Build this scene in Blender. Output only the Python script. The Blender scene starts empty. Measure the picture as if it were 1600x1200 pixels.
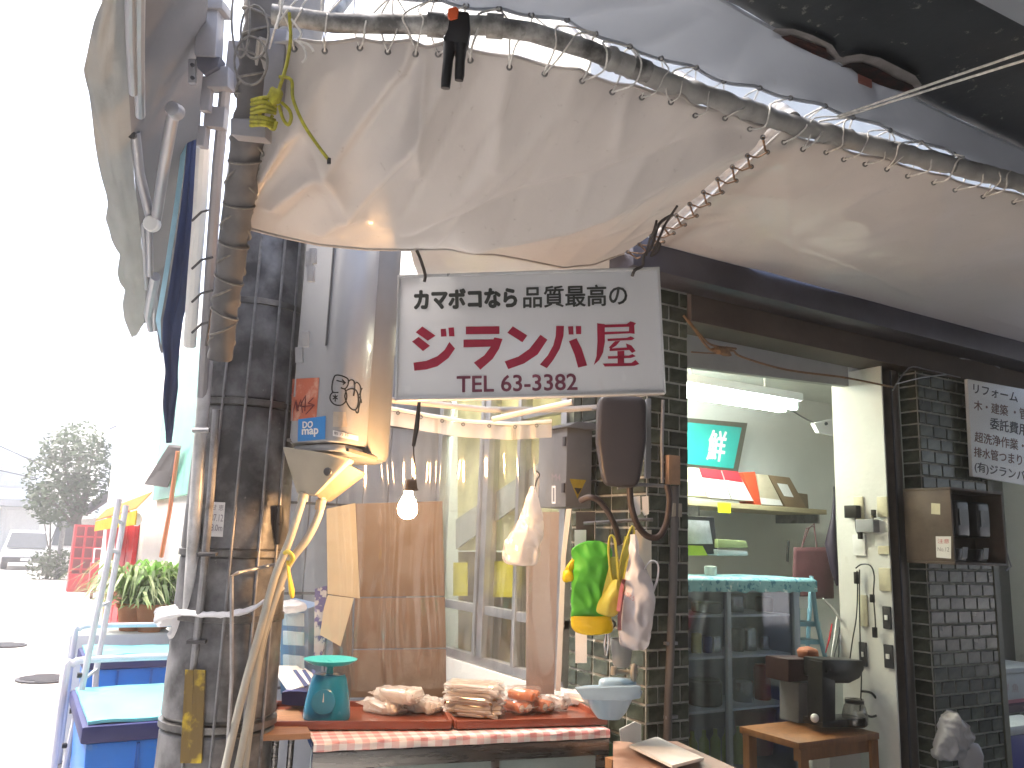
import bpy, bmesh, math, random
from math import sin, cos, pi, radians, sqrt
from mathutils import Vector, Matrix, noise
from mathutils.bvhtree import BVHTree
random.seed(7)
S = bpy.context.scene
COL = S.collection
# ------------------------------------------------------------------ camera
FPX = 1294.0
YAW, PIT, ROL = radians(30), radians(10.8), radians(2.05)
CAM = Vector((0, 0, 1.5))
_Fh = Vector((sin(YAW), cos(YAW), 0)); _R0 = Vector((cos(YAW), -sin(YAW), 0)); _Z = Vector((0, 0, 1))
CF = _Fh*cos(PIT) + _Z*sin(PIT); _U0 = -_Fh*sin(PIT) + _Z*cos(PIT)
CR = _R0*cos(ROL) + _U0*sin(ROL); CU = _U0*cos(ROL) - _R0*sin(ROL)
cd = bpy.data.cameras.new('camera'); co = bpy.data.objects.new('camera', cd); COL.objects.link(co)
cd.sensor_width = 36; cd.lens = FPX/1600*36; cd.clip_start = 0.05; cd.clip_end = 600
co.matrix_world = Matrix(((CR.x, CU.x, -CF.x, CAM.x), (CR.y, CU.y, -CF.y, CAM.y), (CR.z, CU.z, -CF.z, CAM.z), (0, 0, 0, 1)))
S.camera = co
# ------------------------------------------------------------------ light
W = bpy.data.worlds.new('World'); S.world = W; W.use_nodes = True
nt = W.node_tree; bg = nt.nodes['Background']
sky = nt.nodes.new('ShaderNodeTexSky'); sky.sky_type = 'NISHITA'; sky.sun_disc = False
SUN_EL, SUN_AZ = radians(58), radians(-50)      # high hazy sun over the street
sky.sun_elevation = SUN_EL; sky.sun_rotation = SUN_AZ
sky.air_density = 1.0; sky.dust_density = 6.0; sky.ozone_density = 1.0
nt.links.new(sky.outputs[0], bg.inputs[0]); bg.inputs[1].default_value = 0.15
sl = bpy.data.lights.new('sun', 'SUN'); sl.energy = 1.0; sl.angle = radians(12); sl.color = (1, .97, .92)
so = bpy.data.objects.new('sun', sl); COL.objects.link(so)
so.rotation_euler = Vector((sin(SUN_AZ)*cos(SUN_EL), cos(SUN_AZ)*cos(SUN_EL), sin(SUN_EL))).to_track_quat('Z', 'Y').to_euler()
S.view_settings.view_transform = 'Standard'; S.view_settings.look = 'None'
S.view_settings.exposure = 2.4; S.view_settings.gamma = 1.0; S.view_settings.use_curve_mapping = False
BULB_E, TUBE_E = 130.0, 19.0
S.cycles.max_bounces = 7; S.cycles.diffuse_bounces = 3; S.cycles.glossy_bounces = 3; S.cycles.transparent_max_bounces = 24; S.cycles.volume_bounces = 0
HAZE = .008
# ------------------------------------------------------------------ geometry from sight lines
def ray(x, y): return CF + CR*((x-800)/FPX) - CU*((y-600)/FPX)
def D(x, y, d): return CAM + ray(x, y)*d
def on(ax, x, y, v):
    r = ray(x, y); return CAM + r*((v-CAM[ax])/r[ax])
def oX(x, y, v): return on(0, x, y, v)
def oY(x, y, v): return on(1, x, y, v)
def oZ(x, y, v): return on(2, x, y, v)
def hit(x, y, pl):
    r = ray(x, y); return CAM + r*((pl[0]-CAM).dot(pl[1])/r.dot(pl[1]))
def pp(l): return [D(*a) for a in l]
V = Vector
# ------------------------------------------------------------------ materials
MATS = {}
def M(name, col, rough=.6, metal=0.0, var=.18, scale=6, bump=.15, bscale=60, coat=0.0, col2=None, thr=(.45, .6), rnd=0.0, dirt=None, transl=0.0, spec=.5, emit=0, trans=0, ior=1.45, stretch=None):
    if name in MATS: return MATS[name]
    m = bpy.data.materials.new(name); m.use_nodes = True; n = m.node_tree; N = n.nodes; L = n.links
    b = N['Principled BSDF']; out = N['Material Output']
    tc = N.new('ShaderNodeTexCoord'); src = tc.outputs['Object']
    if stretch:
        mp = N.new('ShaderNodeMapping'); mp.inputs['Scale'].default_value = stretch; L.new(src, mp.inputs[0]); src = mp.outputs[0]
    nz = N.new('ShaderNodeTexNoise'); nz.inputs['Scale'].default_value = scale; nz.inputs['Detail'].default_value = 6; nz.inputs['Roughness'].default_value = .6
    L.new(src, nz.inputs['Vector'])
    mix = N.new('ShaderNodeMix'); mix.data_type = 'RGBA'
    rp = N.new('ShaderNodeMapRange'); rp.inputs[1].default_value = thr[0] if col2 else .3; rp.inputs[2].default_value = thr[1] if col2 else .7
    L.new(nz.outputs[0], rp.inputs[0]); L.new(rp.outputs[0], mix.inputs[0])
    c = V(col)
    mix.inputs[6].default_value = (*(c*(1-var)), 1); mix.inputs[7].default_value = (*(V(col2) if col2 else c*(1+var)), 1)
    cur = mix.outputs[2]
    if dirt:       # dirt = (colour, scale, low, high): specks and stains with a shape of their own
        n2 = N.new('ShaderNodeTexNoise'); n2.inputs['Scale'].default_value = dirt[1]; n2.inputs['Detail'].default_value = 8; n2.inputs['Roughness'].default_value = .7
        L.new(src, n2.inputs['Vector'])
        r2 = N.new('ShaderNodeMapRange'); r2.inputs[1].default_value = dirt[2]; r2.inputs[2].default_value = dirt[3]; L.new(n2.outputs[0], r2.inputs[0])
        m2 = N.new('ShaderNodeMix'); m2.data_type = 'RGBA'; L.new(r2.outputs[0], m2.inputs[0]); L.new(cur, m2.inputs[6]); m2.inputs[7].default_value = (*dirt[0], 1); cur = m2.outputs[2]
    if rnd:
        oi = N.new('ShaderNodeObjectInfo'); hs = N.new('ShaderNodeHueSaturation')
        r3 = N.new('ShaderNodeMapRange'); r3.inputs[3].default_value = 1-rnd; r3.inputs[4].default_value = 1+rnd; L.new(oi.outputs['Random'], r3.inputs[0])
        L.new(r3.outputs[0], hs.inputs['Value']); L.new(cur, hs.inputs['Color']); cur = hs.outputs[0]
    L.new(cur, b.inputs['Base Color'])
    rr = N.new('ShaderNodeMapRange'); rr.inputs[3].default_value = max(0, rough-.08); rr.inputs[4].default_value = min(1, rough+.08); L.new(nz.outputs[0], rr.inputs[0]); L.new(rr.outputs[0], b.inputs['Roughness'])
    b.inputs['Metallic'].default_value = metal; b.inputs['Specular IOR Level'].default_value = spec
    b.inputs['Coat Weight'].default_value = coat; b.inputs['Coat Roughness'].default_value = .08; b.inputs['IOR'].default_value = ior
    b.inputs['Transmission Weight'].default_value = trans
    if emit:
        b.inputs['Emission Color'].default_value = (*col, 1); b.inputs['Emission Strength'].default_value = emit
    if bump:
        n3 = N.new('ShaderNodeTexNoise'); n3.inputs['Scale'].default_value = bscale; n3.inputs['Detail'].default_value = 4; L.new(src, n3.inputs['Vector'])
        bp = N.new('ShaderNodeBump'); bp.inputs['Strength'].default_value = bump; bp.inputs['Distance'].default_value = .004; L.new(n3.outputs[0], bp.inputs['Height']); L.new(bp.outputs[0], b.inputs['Normal'])
    if transl:
        t = N.new('ShaderNodeBsdfTranslucent'); L.new(cur, t.inputs[0]); ms = N.new('ShaderNodeMixShader'); ms.inputs[0].default_value = transl
        L.new(b.outputs[0], ms.inputs[1]); L.new(t.outputs[0], ms.inputs[2]); L.new(ms.outputs[0], out.inputs[0])
    MATS[name] = m; return m
def film(name, tint, gloss_rough=.08, base=.05, ior=1.35, milk=0.0, milkcol=(.8, .8, .8)):
    if name in MATS: return MATS[name]
    m = bpy.data.materials.new(name); m.use_nodes = True; N = m.node_tree.nodes; L = m.node_tree.links
    N.remove(N['Principled BSDF']); out = N['Material Output']
    tr = N.new('ShaderNodeBsdfTransparent'); tr.inputs[0].default_value = (*tint, 1)
    gl = N.new('ShaderNodeBsdfGlossy'); gl.inputs['Roughness'].default_value = gloss_rough
    lw = N.new('ShaderNodeLayerWeight'); lw.inputs[0].default_value = .5
    fr = N.new('ShaderNodeMath'); fr.operation = 'POWER'; fr.inputs[1].default_value = 5; L.new(lw.outputs['Facing'], fr.inputs[0])
    ad = N.new('ShaderNodeMath'); ad.operation = 'MULTIPLY_ADD'; ad.inputs[1].default_value = .85-base; ad.inputs[2].default_value = base+.035; L.new(fr.outputs[0], ad.inputs[0])
    mx = N.new('ShaderNodeMixShader'); L.new(ad.outputs[0], mx.inputs[0])
    cur = tr.outputs[0]
    if milk:
        df = N.new('ShaderNodeBsdfDiffuse'); df.inputs[0].default_value = (*milkcol, 1)
        tl = N.new('ShaderNodeBsdfTranslucent'); tl.inputs[0].default_value = (*milkcol, 1)
        m0 = N.new('ShaderNodeMixShader'); m0.inputs[0].default_value = .5; L.new(df.outputs[0], m0.inputs[1]); L.new(tl.outputs[0], m0.inputs[2])
        m1 = N.new('ShaderNodeMixShader')
        nz = N.new('ShaderNodeTexNoise'); nz.inputs['Scale'].default_value = 14; tc = N.new('ShaderNodeTexCoord'); L.new(tc.outputs['Object'], nz.inputs['Vector'])
        mr = N.new('ShaderNodeMapRange'); mr.inputs[3].default_value = max(0, milk-.03); mr.inputs[4].default_value = min(1, milk+.03); mr.inputs[1].default_value = .3; mr.inputs[2].default_value = .7
        L.new(nz.outputs[0], mr.inputs[0]); L.new(mr.outputs[0], m1.inputs[0])
        L.new(cur, m1.inputs[1]); L.new(m0.outputs[0], m1.inputs[2]); cur = m1.outputs[0]
    L.new(cur, mx.inputs[1]); L.new(gl.outputs[0], mx.inputs[2]); L.new(mx.outputs[0], out.inputs[0])
    MATS[name] = m; return m
def emission(name, col, strength):
    m = bpy.data.materials.new(name); m.use_nodes = True; N = m.node_tree.nodes
    N.remove(N['Principled BSDF']); e = N.new('ShaderNodeEmission'); e.inputs[0].default_value = (*col, 1); e.inputs[1].default_value = strength
    m.node_tree.links.new(e.outputs[0], N['Material Output'].inputs[0]); MATS[name] = m; return m
def gingham(name, c1, c2, pitch):
    m = bpy.data.materials.new(name); m.use_nodes = True; n = m.node_tree; N = n.nodes; L = n.links; b = N['Principled BSDF']
    tc = N.new('ShaderNodeTexCoord'); sp = N.new('ShaderNodeSeparateXYZ'); mp = N.new('ShaderNodeMapping'); mp.inputs['Rotation'].default_value = (0, 0, radians(11.4))
    L.new(tc.outputs['Object'], mp.inputs[0]); L.new(mp.outputs[0], sp.inputs[0]); outs = []
    yz = N.new('ShaderNodeMath'); yz.operation = 'ADD'; L.new(sp.outputs[1], yz.inputs[0]); L.new(sp.outputs[2], yz.inputs[1])
    for s in (sp.outputs[0], yz.outputs[0]):
        a = N.new('ShaderNodeMath'); a.operation = 'MULTIPLY'; a.inputs[1].default_value = 1/pitch; L.new(s, a.inputs[0])
        f = N.new('ShaderNodeMath'); f.operation = 'FRACT'; L.new(a.outputs[0], f.inputs[0])
        g = N.new('ShaderNodeMath'); g.operation = 'GREATER_THAN'; g.inputs[1].default_value = .5; L.new(f.outputs[0], g.inputs[0]); outs.append(g.outputs[0])
    ad = N.new('ShaderNodeMath'); ad.operation = 'ADD'; L.new(outs[0], ad.inputs[0]); L.new(outs[1], ad.inputs[1])
    hf = N.new('ShaderNodeMath'); hf.operation = 'MULTIPLY'; hf.inputs[1].default_value = .5; L.new(ad.outputs[0], hf.inputs[0])
    mx = N.new('ShaderNodeMix'); mx.data_type = 'RGBA'; mx.inputs[6].default_value = (*c1, 1); mx.inputs[7].default_value = (*c2, 1); L.new(hf.outputs[0], mx.inputs[0]); L.new(mx.outputs[2], b.inputs['Base Color']); b.inputs['Roughness'].default_value = .45
    MATS[name] = m; return m
# ------------------------------------------------------------------ objects
WL = {}     # world place of each object's origin
class B:
    def __init__(s): s.v = []; s.f = []
    def add(s, vs, fs):
        k = len(s.v); s.v += [V(p) for p in vs]; s.f += [tuple(i+k for i in f) for f in fs]; return s
    def box(s, x0, x1, y0, y1, z0, z1):
        return s.hexa([(x0, y0, z0), (x1, y0, z0), (x1, y1, z0), (x0, y1, z0)], [(x0, y0, z1), (x1, y0, z1), (x1, y1, z1), (x0, y1, z1)])
    def hexa(s, a, b): return s.add(list(a)+list(b), [(3, 2, 1, 0), (4, 5, 6, 7), (0, 1, 5, 4), (1, 2, 6, 5), (2, 3, 7, 6), (3, 0, 4, 7)])
    def obox(s, c, ax, h):
        c = V(c); a = [V(x)*k for x, k in zip(ax, h)]
        q = lambda i, j, k: c + a[0]*i + a[1]*j + a[2]*k
        return s.hexa([q(-1, -1, -1), q(1, -1, -1), q(1, 1, -1), q(-1, 1, -1)], [q(-1, -1, 1), q(1, -1, 1), q(1, 1, 1), q(-1, 1, 1)])
    def prism(s, pts, th):       # polygon pushed along vector th
        n = len(pts); pts = [V(p) for p in pts]; th = V(th)
        return s.add(pts+[p+th for p in pts], [tuple(range(n))[::-1], tuple(range(n, 2*n))]+[(i, (i+1) % n, n+(i+1) % n, n+i) for i in range(n)])
    def tube(s, pts, r, n=8, closed=False, flat=1.0):
        pts = [V(p) for p in pts]; m = len(pts); rs = r if isinstance(r, (list, tuple)) else [r]*m
        k = len(s.v); up = None
        for i, p in enumerate(pts):
            t = ((pts[(i+1) % m] if closed or i < m-1 else pts[i]) - (pts[i-1] if closed or i else pts[i])).normalized()
            if up is None: up = t.orthogonal().normalized()
            up = (up - t*up.dot(t)).normalized(); w = t.cross(up)
            for j in range(n):
                a = 2*pi*j/n; s.v.append(p + up*cos(a)*rs[i] + w*sin(a)*rs[i]*flat)
        for i in range(m if closed else m-1):
            for j in range(n):
                a, b = k+i*n, k+((i+1) % m)*n; s.f.append((a+j, a+(j+1) % n, b+(j+1) % n, b+j))
        if not closed: s.f.append(tuple(range(k, k+n))[::-1]); s.f.append(tuple(range(k+(m-1)*n, k+m*n)))
        return s
    def lathe(s, c, prof, n=20, ax=None, sx=1, sy=1):   # profile of (radius, height)
        c = V(c); ax = ax or (V((1, 0, 0)), V((0, 1, 0)), V((0, 0, 1))); k = len(s.v)
        for r, z in prof:
            for j in range(n):
                a = 2*pi*j/n; s.v.append(c + ax[0]*cos(a)*r*sx + ax[1]*sin(a)*r*sy + ax[2]*z)
        m = len(prof)
        for i in range(m-1):
            for j in range(n): s.f.append((k+i*n+j, k+i*n+(j+1) % n, k+(i+1)*n+(j+1) % n, k+(i+1)*n+j))
        s.f.append(tuple(range(k, k+n))[::-1]); s.f.append(tuple(range(k+(m-1)*n, k+m*n))); return s
    def grid(s, rows, th=0.0):
        m, n = len(rows), len(rows[0]); k = len(s.v); s.v += [V(p) for r in rows for p in r]
        for i in range(m-1):
            for j in range(n-1): s.f.append((k+i*n+j, k+i*n+j+1, k+(i+1)*n+j+1, k+(i+1)*n+j))
        return s
    def lump(s, c, ax, h, e=.5, n=14, amp=.0, fr=8.0, seed=0):    # rounded box with creases
        c = V(c); k = len(s.v); m = n//2+1
        sg = lambda x, p: math.copysign(abs(x)**p, x)
        for i in range(m+1):
            u = -pi/2+pi*i/m
            for j in range(n):
                w = 2*pi*j/n
                q = V((sg(cos(u), e)*sg(cos(w), e), sg(cos(u), e)*sg(sin(w), e), sg(sin(u), e)))
                p = ax[0]*q.x*h[0]+ax[1]*q.y*h[1]+ax[2]*q.z*h[2]
                if amp: p = p*(1+amp*noise.noise((c+p)*fr+V((seed, seed*.7, 0))))+V(noise.noise_vector((c+p)*fr*2.1))*amp*.45*min(h)
                s.v.append(c+p)
        for i in range(m):
            for j in range(n): s.f.append((k+i*n+j, k+i*n+(j+1) % n, k+(i+1)*n+(j+1) % n, k+(i+1)*n+j))
        return s
    def build(s, name, mat, parent=None, bevel=0, smooth=True, solid=0, ang=35, seg=2):
        me = bpy.data.meshes.new(name); xs = [p.x for p in s.v]; ys = [p.y for p in s.v]; zs = [p.z for p in s.v]
        if parent is None: o0 = V(((min(xs)+max(xs))/2, (min(ys)+max(ys))/2, min(zs)))
        else: o0 = WL[parent.name]
        me.from_pydata([p-o0 for p in s.v], [], s.f); me.update()
        bm = bmesh.new(); bm.from_mesh(me); bmesh.ops.remove_doubles(bm, verts=bm.verts, dist=1e-6)
        if solid: bmesh.ops.solidify(bm, geom=bm.faces[:], thickness=solid)
        bmesh.ops.recalc_face_normals(bm, faces=bm.faces[:])
        if bevel:
            try: bmesh.ops.bevel(bm, geom=[e for e in bm.edges if len(e.link_faces) == 2 and e.calc_face_angle(0) > .5], offset=bevel, segments=seg, profile=.6, affect='EDGES', clamp_overlap=True)
            except Exception: pass
        bm.to_mesh(me); bm.free()
        if smooth:
            me.polygons.foreach_set('use_smooth', [True]*len(me.polygons)); me.set_sharp_from_angle(angle=radians(ang))
        me.materials.append(mat); o = bpy.data.objects.new(name, me); COL.objects.link(o)
        if parent is None: o.location = o0; WL[o.name] = o0
        else: o.parent = parent; WL[o.name] = o0
        return o
def tag(o, label, cat=None, group=None, kind=None):
    if label: o['label'] = label
    if cat: o['category'] = cat
    if group: o['group'] = group
    if kind: o['kind'] = kind
    return o
def E_(name, loc, label, cat, group=None):
    o = bpy.data.objects.new(name, None); COL.objects.link(o); o.location = V(loc); o.empty_display_size = .1; WL[o.name] = V(loc); return tag(o, label, cat, group)
def text_mesh(body, bold=0.0):
    cu = bpy.data.curves.new('lettering', 'FONT'); cu.body = body; cu.offset = bold; cu.resolution_u = 3; cu.size = 1
    o = bpy.data.objects.new('lettering', cu); COL.objects.link(o); dg = bpy.context.evaluated_depsgraph_get(); dg.update()
    me = bpy.data.meshes.new_from_object(o.evaluated_get(dg)); vs = [v.co.copy() for v in me.vertices]; fs = [tuple(p.vertices) for p in me.polygons]
    bpy.data.objects.remove(o); bpy.data.curves.remove(cu); bpy.data.meshes.remove(me); return vs, fs
def lettering(body, quad, fn, mat, parent, bold=.02, name='lettering', lift=.002):
    """flat print: quad = tl, tr, br, bl in sight-line coordinates; fn turns them into a point on the printed surface"""
    vs, fs = text_mesh(body, 0.0)
    if not vs: return None
    x0, x1 = min(v.x for v in vs), max(v.x for v in vs); y0, y1 = min(v.y for v in vs), max(v.y for v in vs)
    tl, tr, br, bl = [V((*q, 0)) for q in quad]; b = B(); out = []
    base = []
    for v in vs:
        u, w = (v.x-x0)/(x1-x0), (v.y-y0)/(y1-y0); q = (bl*(1-u)+br*u)*(1-w)+(tl*(1-u)+tr*u)*w; p = fn(q.x, q.y)
        base.append(p+(CAM-p).normalized()*lift)
    hgt = (fn(tl.x, tl.y)-fn(bl.x, bl.y)).length/max(.6, (y1-y0)); k = bold*hgt*.8    # heavier strokes: the print laid on five times, a hair apart
    sh = [(0, 0), (1, 0), (-1, 0), (0, 1), (0, -1), (.7, .7), (-.7, .7), (.7, -.7), (-.7, -.7)] if bold >= .02 else [(0, 0)]
    for i, (a, c) in enumerate(sh): b.add([p+CR*a*k+CU*c*k+(CAM-p).normalized()*i*.00012 for p in base], fs)
    return b.build(name, mat, parent, smooth=False)
def poly_px(polys, fn, mat, parent, name, lift=.002):
    b = B()
    for pl in polys:
        pts = [fn(*q) for q in pl]; pts = [p+(CAM-p).normalized()*lift for p in pts]; b.add(pts, [tuple(range(len(pts)))])
    return b.build(name, mat, parent, smooth=False)
def quad_px(q, fn, mat, parent, name, lift=.003, n=14):
    q = [V((*a, 0)) for a in q]; b = B(); rows = []
    for j in range(n+1):
        row = []
        for i in range(n+1):
            c = lerp(lerp(q[0], q[1], i/n), lerp(q[3], q[2], i/n), j/n); p = fn(c.x, c.y); row.append(p+(CAM-p).normalized()*lift)
        rows.append(row)
    b.grid(rows); return b.build(name, mat, parent)
def ribbon_px(lines, w, fn, mat, parent, name, lift=.002):
    b = B()
    for ln in lines:
        pts = []
        for i in range(len(ln)-1):
            for k in range(4): t = k/4; pts.append((ln[i][0]*(1-t)+ln[i+1][0]*t, ln[i][1]*(1-t)+ln[i+1][1]*t))
        pts.append(ln[-1]); L_, R_ = [], []
        for i, q in enumerate(pts):
            a = pts[max(0, i-1)]; c = pts[min(len(pts)-1, i+1)]; dx, dy = c[0]-a[0], c[1]-a[1]; l = math.hypot(dx, dy) or 1
            for lst, sgn in ((L_, 1), (R_, -1)):
                p = fn(q[0]-dy/l*w*sgn, q[1]+dx/l*w*sgn); lst.append(p+(CAM-p).normalized()*lift)
        b.grid([L_, R_])
    return b.build(name, mat, parent, smooth=False)
def smooth_px(pts, n=5):
    """Catmull-Rom through the points"""
    P = [pts[0]]+list(pts)+[pts[-1]]; out = []
    for i in range(1, len(P)-2):
        for k in range(n):
            t = k/n; q = []
            for c in range(len(P[i])):
                a, b, c2, d = P[i-1][c], P[i][c], P[i+1][c], P[i+2][c]
                q.append(.5*((2*b)+(-a+c2)*t+(2*a-5*b+4*c2-d)*t*t+(-a+3*b-3*c2+d)*t**3))
            out.append(tuple(q))
    out.append(tuple(P[-2])); return out
def surf_fn(objs):
    """point where a sight line meets the given objects"""
    trees = []
    for o in objs:
        w = WL[o.name]; trees.append(BVHTree.FromPolygons([v.co+w for v in o.data.vertices], [tuple(p.vertices) for p in o.data.polygons]))
    def fn(x, y):
        d = ray(x, y).normalized(); best = None
        for t in trees:
            h = t.ray_cast(CAM, d)
            if h[0] is not None and (best is None or h[3] < best[1]): best = (h[0], h[3])
        return best[0] if best else CAM+d*3
    return fn
AX = (V((1, 0, 0)), V((0, 1, 0)), V((0, 0, 1)))
def lerp(a, b, t): return a+(b-a)*t
def along(pts, t):
    t = max(0, min(1, t))*(len(pts)-1); i = min(int(t), len(pts)-2); return lerp(pts[i], pts[i+1], t-i)
# palette
steel = M('galvanised_steel', (.3, .3, .31), .45, .7, .25, 20, .2, 90, dirt=((.12, .1, .09), 9, .55, .75))
stainless = M('stainless', (.22, .215, .21), .28, .95, .12, 5, .08, 30, stretch=(1, 1, 12))
alu = M('aluminium', (.5, .5, .5), .35, .85, .1, 15)
whitepaint = M('white_paint', (.72, .72, .7), .5, 0, .06, 5)
plaster = M('plaster_white', (.66, .66, .62), .85, 0, .08, 3, .3, 45, dirt=((.4, .38, .33), 2.5, .6, .8))
darkgrey = M('dark_grey', (.05, .05, .055), .5, 0, .3, 10)
black = M('black_plastic', (.015, .015, .017), .3, 0, .2, 20, .05)
blackrub = M('black_rubber', (.02, .02, .02), .6)
rope = M('grey_rope', (.6, .59, .56), .9, 0, .25, 60, .5, 300)
ropedk = M('dirty_rope', (.2, .19, .175), .9, 0, .25, 60, .5, 300)
ropeyel = M('yellow_rope', (.33, .31, .03), .85, 0, .3, 60, .5, 300)
cordbrown = M('brown_cord', (.22, .13, .07), .9, 0, .3, 60, .5, 300)
tarpm = M('old_canvas_tarp', (.41, .38, .355), .36, 0, .08, 2.0, .5, 14, coat=.25, dirt=((.27, .24, .21), 38, .62, .74), transl=.07)
tarpw = M('upper_tarp', (.34, .37, .42), .5, 0, .07, 2, .3, 22, dirt=((.3, .3, .3), 5, .66, .8), transl=.09)
tarpgrey = M('awning_cloth', (.15, .146, .155), .8, 0, .1, 3, .3, 60, transl=.03)
tarplight = M('awning_edge_cloth', (.25, .25, .24), .8, 0, .12, 3, .3, 60, transl=.06)
mortar = M('mortar', (.4, .4, .36), .9, 0, .25, 30, .4, 150, dirt=((.16, .15, .13), 5, .5, .75))
tilem = M('green_glazed_tile', (.052, .064, .045), .24, 0, .35, 14, .12, 50, coat=.12, spec=.4, rnd=.45, col2=(.11, .125, .092), thr=(.4, .75))
brownframe = M('brown_frame', (.13, .1, .085), .4, .3, .2, 12)
wood = M('wood', (.26, .13, .06), .5, 0, .3, 5, .3, 30, stretch=(1, 8, 8))
woodpale = M('pale_board', (.42, .34, .2), .6, 0, .2, 4, .2, 30, stretch=(1, 8, 8))
plywood = M('plywood', (.1, .072, .056), .6, 0, .35, 7, .3, 40, dirt=((.1, .06, .04), 5, .55, .8))
cardboard = M('cardboard', (.23, .16, .11), .85, 0, .03, 2, .2, 40)
paperw = M('white_paper', (.78, .76, .7), .8, 0, .03, 6)
beige = M('beige_plastic', (.36, .32, .25), .5, 0, .1, 8, .1, 30)
bluep = M('blue_plastic', (.01, .16, .6), .4, 0, .15, 3, .1, 20, dirt=((.1, .25, .5), 14, .6, .75))
navy = M('navy', (.02, .025, .12), .5, 0, .2, 6)
turq = M('turquoise_lid', (.16, .55, .6), .35, 0, .12, 3, .15, 12, dirt=((.3, .5, .5), 9, .58, .75))
redm = M('red_paint', (.55, .02, .03), .45, 0, .2, 5)
glass = film('clear_glass', (.9, .93, .92), .03, .03)
clearfilm = film('clear_plastic_film', (.92, .92, .9), .07, .045, 1.3, milk=.05)
bagfilm = film('milky_bag_film', (.9, .9, .9), .25, .06, 1.4, milk=.7, milkcol=(.82, .8, .8))
labelwhite = M('sticker_white', (.75, .74, .72), .4, 0, .03, 8, 0)
inkblack = M('ink_black', (.03, .03, .03), .5, 0, .05, 8, 0)
inkdark = M('ink_dark_green', (.045, .05, .045), .45, 0, .1, 40, 0)
inkred = M('ink_crimson', (.36, .012, .045), .35, 0, .1, 40, 0)
inkmaroon = M('ink_maroon', (.2, .045, .08), .45, 0, .1, 40, 0)
# ================================================================== SETTING
XC, YC = 2.18, 2.65         # corner of the shop: side wall x = XC, front y = YC
pav = M('pavement', (.42, .41, .39), .85, 0, .1, .6, .3, 30, dirt=((.22, .21, .2), 1.2, .6, .75))
g = B().box(-60, 60, -20, 140, -.3, 0).build('ground', pav); tag(g, 'pale paved street and yard', kind='structure')
af = B().box(1.25, 14, -5.4, YC-.02, .022, .03).build('lane_shade_sheet', M('lane_sheet_dark', (.05, .05, .05), .75, 0, .2, 3, .4, 60)); tag(af, 'dark asphalt of the covered lane before the shop', kind='structure')  # unseen floor sheet, added to darken the tarps and front
fl = B().box(XC+.05, 9, YC+.05, 8, .004, .05).build('floor', M('shop_floor', (.25, .24, .22), .6)); tag(fl, 'grey concrete shop floor', kind='structure')
# paving slabs near enough to tell apart
slabm = M('paving_slab', (.42, .41, .39), .8, 0, .12, 5, .3, 40, rnd=.06)
sm = None
for i in range(6):
    for j in range(16):
        if sm is None:
            sm = B().box(-.295, .295, -.295, .295, 0, .02).build('paving_slab', slabm, bevel=.006); o = sm; mesh = sm.data
        else:
            o = bpy.data.objects.new('paving_slab', mesh); COL.objects.link(o)
        o.parent = g; o.location = V((-1.9+i*.6+.003, 5.2+j*.6, .302-.3+.0)) - V((0, 0, 0)); o.location -= WL[g.name]; o.location.z = .3+.004-.018
# manhole covers
def disc_cover(x, y, d, label):
    p = oZ(x, y, 0); r = E_('manhole_cover', (p.x, p.y, .006), label, 'manhole cover', 'iron covers in the paving')
    B().lathe((p.x, p.y, .008), [(d, 0), (d, .014), (d-.02, .016)], 28).build('rim', darkgrey, r)
    b = B()
    for k in range(7):
        yy = (k-3)*d*.26; hw = sqrt(max(.0001, (d*.86)**2-yy*yy)); b.box(p.x-hw, p.x+hw, p.y+yy-.02, p.y+yy+.02, .022, .03)
    b.build('ribbed_plate', darkgrey, r)
disc_cover(70, 1063, .26, 'round iron manhole cover in the pale street')
disc_cover(8, 1010, .24, 'iron manhole cover farther up the street by the picture edge')
# ---- pillars of glazed tiles
TW, TH, PW, PH = .108, .060, .116, .068
def tile_mesh():
    b = B(); w, h, t = TW/2, TH/2, .007; a = [(-w, 0, -h), (w, 0, -h), (w, 0, h), (-w, 0, h)]; i = .004
    b.hexa(a, [(-w+i, -t, -h+i), (w-i, -t, -h+i), (w-i, -t, h-i), (-w+i, -t, h-i)]); return b
TM = {}
def put_tile(parent, c, face, w=TW):
    key = round(w, 3)
    if key not in TM:
        b = tile_mesh(); k = w/TW
        for v in b.v: v.x *= k
        me = bpy.data.meshes.new('tile'); me.from_pydata(b.v, [], b.f); me.materials.append(tilem); me.update()
        TM[key] = me
    o = bpy.data.objects.new('tile', TM[key]); COL.objects.link(o); o.parent = parent; o.location = V(c)-WL[parent.name]
    j = random.uniform
    o.rotation_euler = (j(-.012, .012), 0, j(-.012, .012)+(0 if face == 'y' else -pi/2))
def pillar(x0, x1, y0, y1, label, z0=.42, z1=2.6, left=(0, 1)):
    r = E_('tiled_pillar', ((x0+x1)/2, (y0+y1)/2, 0), label, 'pillar')
    B().box(x0, x1, y0, y1, 0, 2.64).build('mortar_bed', mortar, r)
    nr = int((z1-z0)/PH)
    for k in range(nr):
        z = z0+PH*(k+.5); off = PW/2 if k % 2 else 0; x = x0+.004-off
        while x < x1-.02:
            a, b = max(x, x0+.004), min(x+TW, x1-.004)
            if b-a > .02: put_tile(r, ((a+b)/2, y0, z), 'y', b-a)
            x += PW
        y = y0+.004+(0 if (x1-x0 > .3) else 0)
        while y < min(y1, left[1])-.02:
            b = min(y+TW, y1-.004)
            if b-y > .02: put_tile(r, (x0, (y+b)/2, z), 'x', b-y)
            y += PW
    return r
corner = pillar(XC, XC+.22, YC, YC+.53, 'dark green glazed tile corner pillar with pale joints behind the hanging bags', left=(0, 9))
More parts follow.
